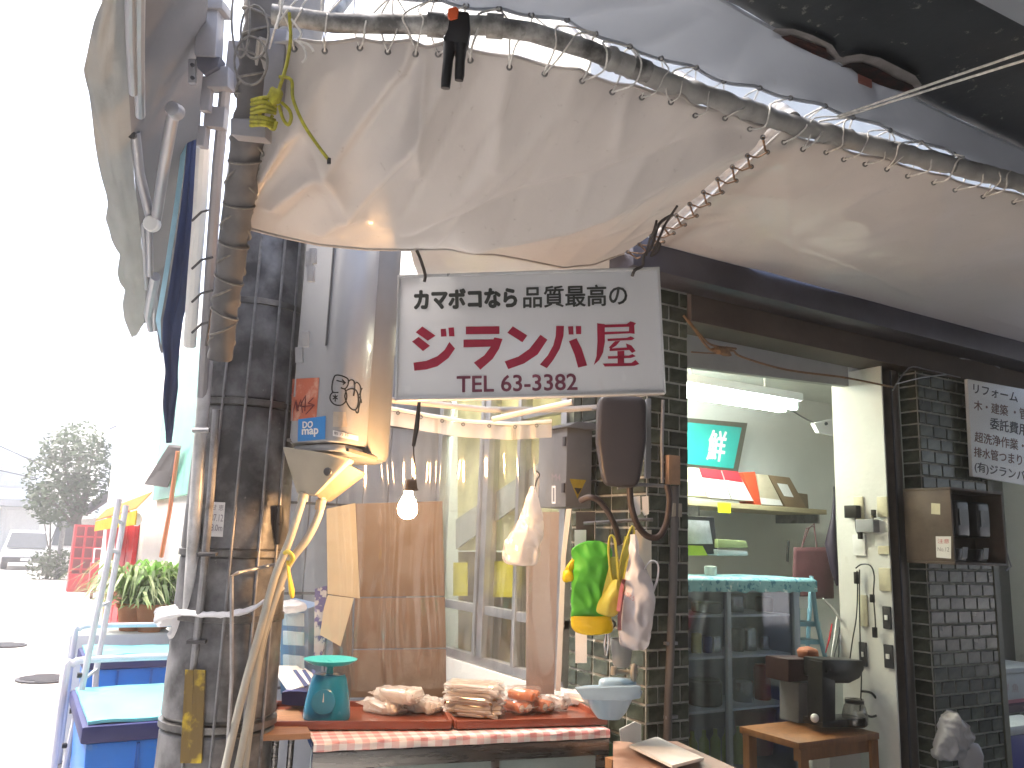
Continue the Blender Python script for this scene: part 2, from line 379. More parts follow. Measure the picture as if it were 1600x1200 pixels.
rp = pillar(4.0, 4.57, YC, YC+.1, 'dark green tiled pillar carrying the wooden meter box', z0=.35, z1=2.55, left=(0, 9))
# lintel, awning beam and door frame
bm_ = B().box(1.95, 7.0, YC-.19, YC-.03, 2.585, 2.72).build('steel_beam', M('beam_paint', (.075, .075, .095), .45, .3, .3, 4, .2, 40), bevel=.01); tag(bm_, 'dark blue-grey steel beam over the shopfront under the tarp', 'beam')
lt = B().box(XC+.22, 7.0, YC-.028, YC+.16, 2.47, 2.66).build('shop_lintel', M('lintel_brown', (.085, .065, .055), .7, 0, .4, 2, .3, 30)); tag(lt, 'stained brown lintel above the open shop door', 'lintel')
fr = E_('door_frame', (3.83, YC+.1, 0), 'brown metal door frame between white jamb and tiled pillar', 'door frame')
B().box(3.765, 3.86, YC+.1, YC+.22, 0, 2.468).build('post', brownframe, fr, bevel=.004)
B().box(3.865, 3.93, YC+.06, YC+.2, 0, 2.468).build('post', brownframe, fr, bevel=.004)
B().box(3.936, 3.995, YC+.1, YC+.22, 0, 2.468).build('post', brownframe, fr, bevel=.004)
B().box(3.863, 3.872, YC+.05, YC+.058, 0, 2.46).build('seal_strip', darkgrey, fr)
# interior walls
def wall(name, label, *a, mat=plaster):
    o = B().box(*a).build(name, mat); tag(o, label, kind='structure'); return o
wallgrey = M('inner_wall', (.62, .62, .59), .85, 0, .08, 2, .2, 40)
wall('wall_back', 'plain pale back wall inside the shop', XC+.02, 9.2, 4.62, 4.7, .05, 2.9, mat=wallgrey)
wall('wall_jamb', 'narrow white wall with switches beside the door', 3.755, 3.83, YC+.225, 2.99, .05, 2.62)
jp = B().box(3.7535, 3.7625, YC+.03, 2.874, .05, 2.466).build('wall_jamb', plaster); tag(jp, 'plaster return of the white wall up to the door frame', kind='structure')
wall('wall_inner_right', 'white inner wall of the shop', 5.9, 6.0, 2.99, 4.6, .05, 2.9)
wall('ceiling', 'white ceiling inside the shop', XC-.02, 9.2, YC+.18, 4.7, 2.74, 2.8)
wall('wall_side_room', 'olive grey wall of the room beside the pillar', 4.57, 9.2, 3.3, 3.38, .05, 2.7, mat=M('olive_wall', (.2, .195, .17), .85, 0, .12, 2, .2, 40))
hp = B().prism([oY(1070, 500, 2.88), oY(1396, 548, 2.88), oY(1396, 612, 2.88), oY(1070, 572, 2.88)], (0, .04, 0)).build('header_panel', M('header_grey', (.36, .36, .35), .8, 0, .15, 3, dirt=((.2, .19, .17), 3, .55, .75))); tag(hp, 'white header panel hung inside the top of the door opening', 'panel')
wall('wall_sky_blocker', 'upper storey wall of the shop above the canopy beam', 1.98, 9.2, YC+.17, 8, 2.81, 6.0)  # unseen mass, added to stop sky leaking through the tarps
# side wall toward the street: sliding windows then a blank wall
side = E_('sliding_window', (XC, 4.0, 0), 'aluminium framed sliding windows behind the clear plastic curtain', 'window')
y0, y1 = YC+.55, 4.6
for yy, w in ((y0, .05), (y0+.42, .03), (y0+.75, .055), (y0+.83, .03), (y1-.05, .05)):
    B().box(XC-.03, XC+.04, yy, yy+w, .9, 2.5).build('frame_post', alu, side, bevel=.004)
for zz in (.86, 1.12, 2.12, 2.46):
    B().box(XC-.02, XC+.03, y0, y1, zz, zz+.045).build('frame_rail', alu, side, bevel=.004)
B().box(XC+.003, XC+.008, y0+.05, y1-.05, .905, 2.455).build('pane', glass, side)
wall('wall_below_window', 'grey wall below the sliding windows', XC-.03, XC+.05, y0, y1, 0, .855, mat=wallgrey)
wall('wall_over_window', 'grey wall above the sliding windows', XC-.03, XC+.05, y0, y1, 2.512, 2.9, mat=wallgrey)
# yellow notices and a few things seen through the panes
noteyel = M('yellow_notice', (.62, .5, .03), .6, 0, .05, 5)
for i, (x, y, w, h, X_) in enumerate([(790, 905, 26, 28, 2.21), (845, 905, 20, 32, 2.21), (722, 905, 14, 26, 2.22)]):
    o = B().prism([oX(x-w, y-h, X_), oX(x+w*.6, y-h, X_), oX(x+w*.6, y+h, X_), oX(x-w, y+h, X_)], (.002, 0, 0)).build('notice', noteyel)
    tag(o, ['large yellow notice behind the window pane', 'yellow notice behind the pane beside the white door edge', 'small yellow notice next to the cardboard sheet'][i], 'notice', 'yellow notices in the window')
# back panelling at the end of the stall
bp_ = E_('shutter_wall', (1.6, 5.0, 0), 'grey panelled wall at the back of the stall behind the white sheet', 'wall')
for k in range(7):
    B().box(1.0+k*.168, 1.0+k*.168+.162, 5.0, 5.05, 0, 2.68).build('panel', M('panel_grey', (.3, .32, .36), .5, .1, .1, 3), bp_, bevel=.004)
for zz in (.62, 1.15, 1.68, 2.2):
    B().box(1.0, 2.17, 4.99, 4.999, zz, zz+.015).build('rail', darkgrey, bp_)
# ================================================================== STREET BEYOND
def block(name, x0, x1, y0, y1, h, mat, label):
    r = E_(name, ((x0+x1)/2, y0, 0), label, 'building'); B().box(x0, x1, y0, y1, 0, h).build('wall', mat, r); return r
wb = block('shop_building', 1.02, 6, 5.9, 8.6, 3.3, M('wall_pale', (.72, .71, .7), .8, 0, .1, 1), 'pale neighbouring shop with a sea green glass front panel')
B().box(.985, 1.018, 6.1, 8.0, 1.75, 2.95).build('glass_panel', M('sea_green_glass', (.2, .55, .42), .2, 0, .1, 2), wb)
B().box(.975, 1.018, 6.02, 6.09, 0, 3.2).build('post', whitepaint, wb)
B().box(.96, 1.018, 5.92, 6.02, 0, 3.3).build('corner_trim', whitepaint, wb)
b2 = block('shop_building', 1.05, 6, 8.8, 13.4, 3.1, M('wall_cream', (.72, .69, .64), .8, 0, .1, 1), 'cream shop with red doors and a tilted grey panel awning')
for k in range(3): B().box(1.0, 1.045, 9.2+k*.62, 9.75+k*.62, 0, 1.55).build('door', redm, b2)
B().box(.98, 1.048, 11.2, 11.35, 0, 1.7).build('post', woodpale, b2)
gp = oY(283, 698, 7.6)
B().prism([oX(262, 698, .9), oX(282, 700, .95), oX(262, 762, .95), oX(225, 757, .9)], (.01, .02, .02)).build('panel_awning', M('panel_shade', (.05, .045, .045), .7), b2)  # near-black colour puts the shade of the underside into the panel
b3 = block('shop_building', 1.75, 7, 24, 32, 1.75, M('wall_stall', (.7, .66, .62), .8, 0, .06, 1), 'low shop with a brown gabled roof and red and white stall front')
B().prism([(1.45, 23.9, 1.78), (1.45, 32, 1.78), (3.2, 32, 3.3), (3.2, 23.9, 3.3)], (0, 0, .06)).build('roof', M('roof_brown', (.13, .1, .09), .8, 0, .2, 3), b3)
for k in range(8): B().prism([(1.45, 24+k*1.0, 1.85), (1.45, 24.1+k*1.0, 1.85), (3.2, 24.1+k*1.0, 3.37), (3.2, 24+k*1.0, 3.37)], (0, 0, .04)).build('roof_rib', darkgrey, b3)
aw = E_('stall_awning', (.95, 12.5, 1.8), 'orange and yellow stall awning sloping over the red shop doors', 'awning')
oran = M('orange_cloth', (.6, .2, .02), .7, transl=.3); yelc = M('yellow_cloth', (.65, .45, .03), .7, transl=.3)
a0, a1 = oX(238, 770, .86), oX(166, 797, .86)
for k in range(6):
    p, q = lerp(a0, a1, k/6), lerp(a0, a1, (k+1)/6); B().prism([p, q, q+V((-.1, 0, -.13)), p+V((-.1, 0, -.13))], (0, 0, .01)).build('cloth_stripe', oran, aw); B().prism([p+V((-.1, 0, -.14)), q+V((-.1, 0, -.14)), q+V((-.1, 0, -.25)), p+V((-.1, 0, -.25))], (.01, 0, 0)).build('valance_strip', yelc, aw)
nb = E_('noren_banner', oX(175, 870, .9), 'red and white hanging banner outside the red shop', 'banner')
for k in range(3): B().prism([oX(167+k*7, 803, .9), oX(173+k*7, 803, .9), oX(172+k*7, 862, .9), oX(165+k*7, 862, .9)], (.01, 0, 0)).build('cloth_strip', (redm, whitepaint, redm)[k], nb)
og = B().tube([oX(278, 705, .93), oX(265, 800, .93), oX(252, 870, .93)], .016, 6).build('banner_pole', M('orange_pole', (.6, .2, .1), .5)); tag(og, 'orange slanting pole at the corner of the cream shop', 'pole')
# red lattice cabinet
p = oZ(137, 925, 0); rc = E_('red_cabinet', (p.x, p.y, 0), 'red lattice-fronted cabinet standing on the street', 'cabinet')
s_ = p.y/1294*1.16; w = 22*s_; h = 1.55
B().box(p.x-w, p.x+w, p.y, p.y+.6, 0, .42).build('base', redm, rc)
B().box(p.x-w, p.x+w, p.y+.1, p.y+.6, .43, h).build('body', M('dark_red', (.25, .01, .015), .5), rc)
for k in range(5): B().box(p.x-w+k*w*.49, p.x-w+k*w*.49+.05, p.y, p.y+.09, .43, h).build('bar', redm, rc)
for k in range(5): B().box(p.x-w, p.x+w, p.y-.02, p.y-.002, .5+k*.25, .54+k*.25).build('crossbar', redm, rc)
rt_ = E_('red_trolley', oZ(158, 938, 0), 'small red two-wheeled trolley standing by the lattice cabinet', 'trolley')
q = oZ(160, 936, 0)
B().box(q.x-.3, q.x+.35, q.y-.1, q.y+.3, .2, .75).build('bin', redm, rt_, bevel=.02); B().tube([q+V((-.25, 0, .2)), q+V((-.28, -.1, 1.05)), q+V((.3, -.1, 1.05)), q+V((.3, 0, .2))], .02, 8).build('handle', whitepaint, rt_)
for xx in (-.22, .26): B().lathe(q+V((xx-.03, -.05, .11)), [(.1, 0), (.11, .02), (.1, .05)], 14, (AX[1], AX[2], AX[0])).build('wheel', M('wheel_dark_red', (.2, .02, .03), .6), rt_)
for k, (x, y, w_, h_, m_, lab) in enumerate([(214, 812, 7, 10, whitepaint, 'white paper lantern hanging nearest the orange pole'), (200, 808, 6, 9, redm, 'red paper lantern hanging under the stall awning'), (187, 812, 5, 9, whitepaint, 'pale paper lantern hanging by the red banner')]):
    c = oX(x, y, .84); d_ = (c-CAM).dot(CF)/FPX; o = B().lathe(c, [(w_*d_*.4, -h_*d_), (w_*d_, -h_*d_*.5), (w_*d_*1.1, 0), (w_*d_, h_*d_*.5), (w_*d_*.4, h_*d_)], 14).build('paper_lantern', m_); tag(o, lab, 'lantern', 'lanterns under the stall awning')
sw_ = E_('street_wires', oY(60, 400, 20)*1.0, 'thin overhead wires crossing the white sky above the street', 'wire')
for a, b in (((0, 690), (140, 760)), ((232, 690), (262, 630)), ((0, 742), (60, 748))): B().tube([D(a[0]-60, a[1]-20, 18), D(*b, 22)], .012, 5).build('wire', darkgrey, sw_)
# white columns / poles
for x, yb, yt, r_, lab in ((160, 930, 690, .13, 'thick white street pole beside the red cabinet'), (88, 905, 772, .07, 'thin grey street pole in front of the hedge')):
    p = oZ(x, yb, 0); q = oY(x+12, yt, p.y); o = B().lathe((p.x, p.y, 0), [(r_*1.1, 0), (r_, .3), (r_*.85, 6.5 if r_ > .1 else 3.0)], 12).build('street_pole', whitepaint if r_ > .1 else steel); tag(o, lab, 'pole')
# car and van
carw = M('white_car_paint', (.7, .7, .7), .3, 0, .03, 3, 0, coat=.6); carglass = M('car_glass', (.05, .06, .07), .1)
def car(px, py, wd, ht, ln, label, cat, van=False):
    p = oZ(px, py, 0); r = E_(('parked_car', 'parked_van')[van], (p.x, p.y, 0), label, cat)
    x0, x1, y = p.x-wd/2, p.x+wd/2, p.y
    B().box(x0, x1, y, y+ln, .25, ht*(.5 if not van else .45)).build('body', carw, r, bevel=.06)
    c0 = .12*wd; k = ht*(.5 if not van else .45)
    B().hexa([(x0+.02, y+(.1 if van else .9), k), (x1-.02, y+(.1 if van else .9), k), (x1-.02, y+ln-.1, k), (x0+.02, y+ln-.1, k)], [(x0+c0, y+(.35 if van else 1.5), ht), (x1-c0, y+(.35 if van else 1.5), ht), (x1-c0, y+ln-.4, ht), (x0+c0, y+ln-.4, ht)]).build('cabin', carw, r, bevel=.03)
    ya, yb = (.085, .33) if van else (.885, 1.47)
    B().prism([(x0+.12, y+ya, k+.06), (x1-.12, y+ya, k+.06), (x1-c0-.04, y+yb-.03, ht-.08), (x0+c0+.04, y+yb-.03, ht-.08)], (0, -.012, .004)).build('windscreen', carglass, r)
    for sx in (x0+.03, x1-.23):
        for sy in (y+.55, y+ln-.75): B().lathe((sx, sy, .3), [(.28, 0), (.3, .04), (.3, .16), (.28, .2)], 18, (AX[1], AX[2], AX[0])).build('wheel', blackrub, r)
    for sx in (x0+.12, x1-.32): B().box(sx, sx+.2, y-.02, y-.002, .5, .62).build('headlight', glass if False else whitepaint, r)
    B().box(x0+.05, x1-.05, y-.05, y-.003, .25, .42).build('bumper', darkgrey, r, bevel=.01)
    B().box((x0+x1)/2-.16, (x0+x1)/2+.16, y-.06, y-.052, .3, .4).build('number_plate', labelwhite, r)
car(38, 891, 1.5, 1.3, 3.6, 'small white car parked at the end of the street', 'car')
car(108, 893, 1.5, 1.75, 3.4, 'white van parked behind the street tree', 'van', True)
# far buildings
def facade(name, x0, x1, y, h, label, cols, rows, z0, wh):
    r = E_(name, ((x0+x1)/2, y, 0), label, 'building'); B().box(x0, x1, y, y+8, 0, h).build('wall', M('far_white', (.85, .85, .84), .8, 0, .06, .3), r)
    for c in range(cols):
        for k in range(rows):
            xx = x0+(c+.5)*(x1-x0)/cols; zz = z0+k*3; f = B().box(xx-.7, xx+.7, y-.06, y-.003, zz, zz+wh).build('window', alu, r); B().box(xx-.6, xx-.03, y-.075, y-.062, zz+.08, zz+wh-.08).build('pane', M('far_pane', (.55, .57, .57), .7), f); B().box(xx+.03, xx+.6, y-.075, y-.062, zz+.08, zz+wh-.08).build('pane', MATS['far_pane'], f)
    return r
fb = facade('apartment_building', -9, .8, 46, 11, 'white multi-storey building closing the end of the street', 4, 3, 3.2, 1.5)
B().box(-9, 2.6, 43.6, 45.98, 2.3, 2.6).build('canopy', M('canopy_grey', (.3, .3, .3), .8), fb)
for k in range(6): B().box(-8.6+k*1.6, -7.2+k*1.6, 45.9, 45.99, 0, 2.2).build('shutter', whitepaint, fb)
facade('apartment_building', 3.5, 12, 52, 13, 'pale building standing behind the street tree', 3, 3, 3.2, 1.5)
# trees
leafm = M('leaf_green', (.05, .085, .035), .6, 0, .4, 1.5, 0, rnd=.1, transl=.25)
barkm = M('bark', (.09, .075, .06), .9, 0, .3, 8, .5, 30)
def leaves(centres, n, sz, seed):
    rn = random.Random(seed); b = B()
    for (c, r) in centres:
        for _ in range(int(n*r*r)):
            d = V((rn.gauss(0, 1), rn.gauss(0, 1), rn.gauss(0, 1))).normalized()*r*rn.uniform(.45, 1.05)**.6; p = V(c)+d
            a = V((rn.uniform(-1, 1), rn.uniform(-1, 1), rn.uniform(-.6, .6))).normalized(); u = a.orthogonal().normalized(); s = sz*rn.uniform(.6, 1.4)
            b.add([p-a*s, p+u*s*.45, p+a*s, p-u*s*.45], [(0, 1, 2, 3)])
    return b
def tree(px, py, cl, tr, label, sz=.16, n=260, seed=1):
    p = oZ(px, py, 0); r = E_('street_tree', (p.x, p.y, 0), label, 'tree')
    cs = [(oY(x, y, p.y+dy), rad) for x, y, rad, dy in cl]; top = cs[0][0]
    t = B().tube([(p.x, p.y, 0), lerp(V((p.x, p.y, 0)), top, .35)+V((.05, 0, 0)), lerp(V((p.x, p.y, 0)), top, .9)], [tr, tr*.8, tr*.35], 8)
    for c, _ in cs[1:]: t.tube([lerp(V((p.x, p.y, 0)), top, .45), lerp(lerp(V((p.x, p.y, 0)), top, .55), c, .6), c], [tr*.45, tr*.3, tr*.1], 6)
    t.build('trunk', barkm, r); leaves(cs, n, sz, seed).build('crown', leafm, r, smooth=False)
    return r
tree(121, 915, [(118, 720, .85, 0), (85, 745, .75, .3), (150, 745, .55, -.3), (95, 700, .5, 0), (125, 690, .6, .2), (75, 785, .55, 0), (100, 780, .75, 0), (130, 770, .6, 0), (148, 705, .4, .2), (60, 770, .3, 0)], .12, 'leafy dark green street tree with a thick leaning trunk', .075, 900, 3)
tree(72, 905, [(80, 800, .35, 0), (62, 780, .3, 0), (95, 812, .25, 0)], .04, 'slender young street tree with a thin trunk', .07, 1000, 5)
hd = E_('hedge', oZ(85, 906, 0), 'low clipped green hedge below the street trees', 'hedge')
leaves([(oZ(60+i*9, 905, 0)+V((0, 0, .35+.1*(i % 2))), .42) for i in range(6)], 700, .07, 9).build('foliage', leafm, hd, smooth=False)
# potted plant on a white foam box
potp = oY(213, 985, 6.3); pz = potp.z
fbx = B().box(.36, .97, 6.1, 6.6, .0, pz).build('foam_box', M('foam_white', (.75, .76, .76), .8, 0, .05, 20, .3, 200), bevel=.01); tag(fbx, 'white foam box supporting the potted plants', 'box')
terr = M('terracotta', (.42, .16, .07), .8)
plm = M('spider_plant_leaf', (.22, .33, .09), .5, 0, .3, 4, 0, col2=(.5, .55, .3), transl=.3)
def plant(x, y, Yd, n, ln, label, mat, seed):
    p = oY(x, y, Yd); p.z = pz+.002; r = E_('potted_plant', p, label, 'plant'); rn = random.Random(seed)
    B().lathe(p, [(.07, 0), (.095, .15), (.105, .15), (.105, .18), (.09, .18), (.08, .15)], 18).build('pot', terr, r)
    b = B()
    for _ in range(n):
        a = rn.uniform(0, 2*pi); L_ = ln*rn.uniform(.5, 1.2); hh = rn.uniform(.02, .3); d = V((cos(a), sin(a), 0)); s = d.cross(_Z)*rn.uniform(.006, .014); base = p+V((0, 0, .15))+d*.03
        pts = [base+d*L_*t+_Z*(hh*4*t*(1-t)*.9+hh*.3*t) for t in (0, .3, .6, .85, 1)]; ws = (.5, 1, .9, .5, .05)
        b.grid([[q-s*w_ for q, w_ in zip(pts, ws)], [q+s*w_ for q, w_ in zip(pts, ws)]])
    b.build('leaves', mat, r)
plant(205, 970, 6.3, 190, .42, 'spider plant with pale striped leaves in a terracotta pot', plm, 2)
plant(246, 960, 6.4, 200, .3, 'bushy bright green plant in a terracotta pot next to the spider plant', M('plant_leaf_bright', (.16, .34, .05), .5, 0, .3, 5, 0, transl=.3), 4)
plant(233, 985, 6.2, 120, .22, 'low trailing plant in front on the foam box lid', M('plant_leaf_sage', (.2, .28, .12), .6, 0, .3, 5, 0, transl=.3), 6)
# ---- blue fish crates on tube carts
def crate_cart(x0, x1, y0, y1, zt, lab, hz):
    r = E_('fish_crate', ((x0+x1)/2, (y0+y1)/2, 0), lab, 'crate', 'blue fish crates on carts beside the pole')
    B().hexa([(x0+.03, y0+.03, .12), (x1-.03, y0+.03, .12), (x1-.03, y1-.03, .12), (x0+.03, y1-.03, .12)], [(x0, y0, zt-.09), (x1, y0, zt-.09), (x1, y1, zt-.09), (x0, y1, zt-.09)]).build('body', bluep, r, bevel=.015)
    B().box(x0-.02, x1+.02, y0-.02, y1+.02, zt-.088, zt-.025).build('rim', navy, r, bevel=.012)
    rows = [[V((lerp(x0, x1, i/14), lerp(y0, y1, j/12), zt-.012+.012*noise.noise(V((i*.3, j*.3, x0*9))))) for i in range(15)] for j in range(13)]
    B().grid(rows).build('lid_cover', turq, r, solid=.012)
    for sx in (.3, .62, .9): B().box(lerp(x0, x1, sx)-.006, lerp(x0, x1, sx)+.006, y0-.008, y0+.015, .2, zt-.1).build('rib', M('blue_dark', (.008, .1, .42), .4), r)
    h = r
    B().tube(smooth_px([(x0-.045, y1+.03, .1), (x0-.045, y1+.03, hz-.08), (x0-.02, y1+.03, hz-.015), (x0+.06, y1+.03, hz), (x1-.06, y1+.03, hz), (x1+.02, y1+.03, hz-.015), (x1+.045, y1+.03, hz-.08), (x1+.045, y1+.03, .1)], 4), .016, 10).build('cart_handle', M('cart_paint', (.6, .6, .68), .4, 0, .05, 5), h)
    B().box(x0-.06, x1+.06, y0-.03, y1+.08, .09, .115).build('cart_deck', darkgrey, h)
    for sx in (x0+.08, x1-.08):
        for sy in (y0+.08, y1-.06): B().lathe((sx-.015, sy, .045), [(.04, 0), (.042, .005), (.042, .025), (.04, .03)], 14, (AX[1], AX[2], AX[0])).build('caster', blackrub, h)
crate_cart(.31, .92, 3.6, 4.38, .8, 'front blue fish crate with turquoise lid beside the utility pole', .9)
crate_cart(.42, .98, 5.4, 5.85, .8, 'rear blue fish crate with white tube cart below the potted plants', .9)
ladm = M('ladder_paint', (.55, .55, .6), .45, 0, .05, 5)
ld = E_('ladder', oZ(110, 1190, .0), 'white metal ladder leaning in front of the blue crates', 'ladder')
la, lb = pp([(95, 1230, 3.6), (130, 1065, 3.7), (170, 870, 3.9), (186, 780, 4.0)]), pp([(140, 1230, 3.8), (150, 1050, 3.9), (183, 870, 4.1), (197, 790, 4.2)])
for q in (la, lb): B().tube(q, .014, 8).build('rail', ladm, ld)
for t in (.12, .34, .53, .7, .88): B().tube([along(la, t), along(lb, t)], .009, 6).build('rung', ladm, ld)
for t in (.03, .13, .24, .35):
    c = along(la, t); B().lathe(c-V((.02, 0, 0)), [(.012, -.01), (.012, .01)], 8, (AX[1], AX[2], AX[0])).build('rubber_cap', black, ld)
opp = E_('unseen_building', (3, -5.5, 0), 'shuttered building on the far side of the lane behind the viewer', 'building')
B().box(-3, 12, -6.5, -5.5, 0, 5).build('wall', M('unseen_wall', (.3, .29, .27), .8, 0, .15, 1), opp)  # out of view, added to keep ambient light off the shopfront
sb = E_('unseen_building', (-7, 5, 0), 'pale row of houses along the other side of the street', 'building')
B().box(-9, -4.6, -6, 14, 0, 6.5).build('wall', MATS['unseen_wall'], sb); B().box(-9, -4.9, 14.1, 34, 0, 5.5).build('wall', MATS['unseen_wall'], sb)  # outside the frame, added to lower light on the pole's street side
for k in range(5): B().box(-.9+k*2.1, .9+k*2.1, -5.497, -5.46, .1, 2.5).build('shutter', M('shutter_grey', (.22, .23, .24), .5, .3), opp)
hz = B().box(-60, 60, -30, 120, -1.0, 14).build('haze', MATS.get('none') or bpy.data.materials.new('veil_air'), smooth=False)  # scattering volume added in place of lens glare and lifted blacks
hm = hz.data.materials[0]; hm.use_nodes = True; hm.node_tree.nodes.remove(hm.node_tree.nodes['Principled BSDF']); hv = hm.node_tree.nodes.new('ShaderNodeVolumePrincipled')
hv.inputs['Density'].default_value = HAZE; hv.inputs['Color'].default_value = (.97, .97, .98, 1); hv.inputs['Anisotropy'].default_value = .2
hm.node_tree.links.new(hv.outputs[0], hm.node_tree.nodes['Material Output'].inputs['Volume']); tag(hz, 'thin pale haze filling the street', kind='stuff')
# ================================================================== UTILITY POLE
polem = M('pole_cover_sheet', (.105, .105, .11), .38, .2, .5, 7, .35, 40, col2=(.25, .25, .26), thr=(.4, .75), dirt=((.34, .33, .32), 30, .66, .72))
PX, PY = .66, 3.04
up_ = E_('utility_pole', (PX, PY, 0), 'thick dark grey utility pole wrapped in scuffed cover sheets', 'utility pole')
B().lathe((PX, PY, 0), [(.185, 0), (.165, 1.0), (.155, 2.2), (.145, 3.4), (.12, 8)], 40).build('shaft', M('concrete_pole', (.2, .19, .18), .8, 0, .2, 8, .4, 60), up_)
for k, (z0, z1) in enumerate(((.02, .86), (.9, 1.42), (1.44, 1.93), (1.95, 2.9))):
    prof = [(.187-.013*z0+.003, z0), (.187-.013*z0+.009, z0+.008), (.187-.013*z1+.009, z1-.008), (.187-.013*z1+.003, z1)]
    B().lathe((PX, PY, 0), prof, 40).build('cover_sheet', polem, up_)
for z in (.88, 1.22, 1.43, 1.94, 2.3): B().lathe((PX, PY, z), [(.193-.013*z+.003, -.012), (.193-.013*z+.009, -.01), (.193-.013*z+.009, .01), (.193-.013*z+.003, .012)], 36).build('band', M('band_steel', (.16, .155, .15), .35, .8, .3, 30, .2, 60), up_)
for a in (-1.35, -1.85, -2.3, -.95):
    q = V((cos(a), sin(a), 0)); B().tube([V((PX, PY, .05))+q*.198, V((PX, PY, 2.8))+q*.164], .005, 5).build('seam_wire', steel, up_)
for i in range(14):
    a = random.uniform(-2.4, -.9); z = random.uniform(1.1, 2.5); q = V((cos(a), sin(a), 0)); B().lathe(V((PX, PY, z))+q*(.19-.013*z), [(.009, 0), (.008, .004), (.003, .005)], 10, (q.orthogonal().normalized(), q.cross(q.orthogonal()).normalized(), q)).build('rivet', steel, up_)
sf = surf_fn([c for c in up_.children if c.name.startswith(('cover_sheet', 'shaft'))])
st = E_('pole_sticker', sf(338, 812), 'white printed number sticker on the dark utility pole', 'sticker')
quad_px([(329, 784), (352, 785), (348, 839), (326, 838)], sf, labelwhite, st, 'sheet', .003)
for t_, q in (('甘 恵', [(331, 788), (350, 789), (349, 798), (330, 797)]), ('87.12', [(330, 803), (349, 804), (348, 815), (329, 814)]), ('8.0m', [(330, 819), (348, 820), (347, 830), (329, 829)])):
    lettering(t_, q, sf, M('ink_grey', (.25, .22, .24), .6, 0, .05, 8, 0), st, .01, lift=.005)
# yellow guard at the foot of the pole
guard = M('yellow_guard', (.2, .13, .03), .4, 0, .3, 8, .3, 20, col2=(.55, .4, .02), thr=(.5, .62))
gd = E_('pole_guard', sf(305, 1190), 'scuffed yellow and brown guard strip on the pole foot', 'guard strip')
for k, (x0, x1) in enumerate(((293, 306), (307, 324))): B().prism([sf(x0, 1045)-_Fh*.012, sf(x1, 1046)-_Fh*.012, sf(x1-6, 1190)-_Fh*.012, sf(x0-8, 1190)-_Fh*.012], -_Fh*.008).build('guard_plate', guard, gd)
# black cable clip, conduit on the pole
cc = B().tube(pp([(437, 790, 2.83), (436, 815, 2.83), (434, 850, 2.83)]), [.012, .016, .008], 10).build('cable_clip', black); tag(cc, 'small black cable clamp on the lit side of the pole', 'clamp')
# steel rail post; added pale tube stands in for sky reflected on the pole
rp_ = E_('rail_post', oZ(300, 1190, .4), 'grey steel rail post running up beside the utility pole', 'post')
B().tube(pp([(287, 1230, 2.6), (303, 1040, 2.66), (318, 900, 2.68), (330, 760, 2.7), (338, 640, 2.72)]), .013, 10).build('tube', steel, rp_)
for (x, y) in ((318, 866), (302, 1002)): B().obox(D(x+6, y, 2.66), (CR, CF, CU), (.03, .012, .005)).build('bracket', darkgrey, rp_)
wp = E_('pole_sheen_tube', oZ(300, 1100, .8), 'weathered pale downpipe catching daylight beside the pole', 'pipe')
B().tube(pp([(286, 1100, 2.73), (299, 900, 2.73), (305, 800, 2.74), (312, 700, 2.75), (323, 560, 2.76), (333, 440, 2.77)]), .021, 14).build('pipe', M('pole_sheen_pale', (.5, .5, .5), .4, .2, .4, 9, .2, 30), wp)
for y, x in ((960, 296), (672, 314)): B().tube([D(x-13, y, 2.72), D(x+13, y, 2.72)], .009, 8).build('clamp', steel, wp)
thin = B().tube(pp([(352, 1230, 2.55), (362, 1060, 2.55), (362, 900, 2.57), (372, 895, 2.62), (440, 880, 2.75)]), .006, 8).build('hook_rod', steel); tag(thin, 'thin bent steel rod standing beside the grey conduits', 'rod')
# tied white cloth round the pole
cl = B()
pts = smooth_px([(250, 962, 2.72), (285, 958, 2.68), (330, 960, 2.66), (375, 957, 2.66), (405, 945, 2.68), (445, 918, 2.72)], 6)
cl.tube(pp(pts), [.028, .026, .022, .02, .018, .016, .013, .012, .012, .011, .011, .012, .012, .012, .011, .011, .012, .013, .016, .013, .011, .01, .01, .009, .008, .008, .008, .007, .007, .006, .006][:len(pts)], 10, flat=.6)
cl.lump(D(268, 963, 2.75), (CR, CF, CU), (.055, .03, .035), .8, 18, .5, 30).lump(D(282, 975, 2.74), (CR, CF, CU), (.04, .02, .045), .8, 16, .5, 34)
for v in cl.v: v += V(noise.noise_vector(v*40))*.006
tag(cl.build('tied_cloth', M('white_plastic_cloth', (.78, .78, .8), .5, 0, .05, 10, .3, 60, transl=.2)), 'crumpled white plastic strip tied round the utility pole', 'cloth')
# ---- grey equipment cabinets on the pole
cabm = M('grey_cabinet_paint', (.32, .325, .335), .38, .15, .05, 4, .05, 30, coat=.15, dirt=((.3, .29, .27), 6, .62, .8))
cab = E_('equipment_cabinet', D(510, 690, 2.75), 'rounded light grey equipment cabinet with graffiti fixed to the pole', 'equipment cabinet')
def cabsec(pts2, z0, z1, name, mat, par, bevel=.012):
    b = B().prism([V((x, y, z0)) for x, y in pts2], (0, 0, z1-z0)); return b.build(name, mat, par, bevel=bevel, ang=40)
cz0 = D(500, 694, 2.75).z
o1 = D(452, 690, 2.78); o2 = D(500, 690, 2.68); o3 = D(573, 690, 2.83)
def XY(p): return V((p.x, p.y))
a_, b_, c_ = XY(o1), XY(o2), XY(o3)
sec = [a_, lerp(a_, b_, .95)]
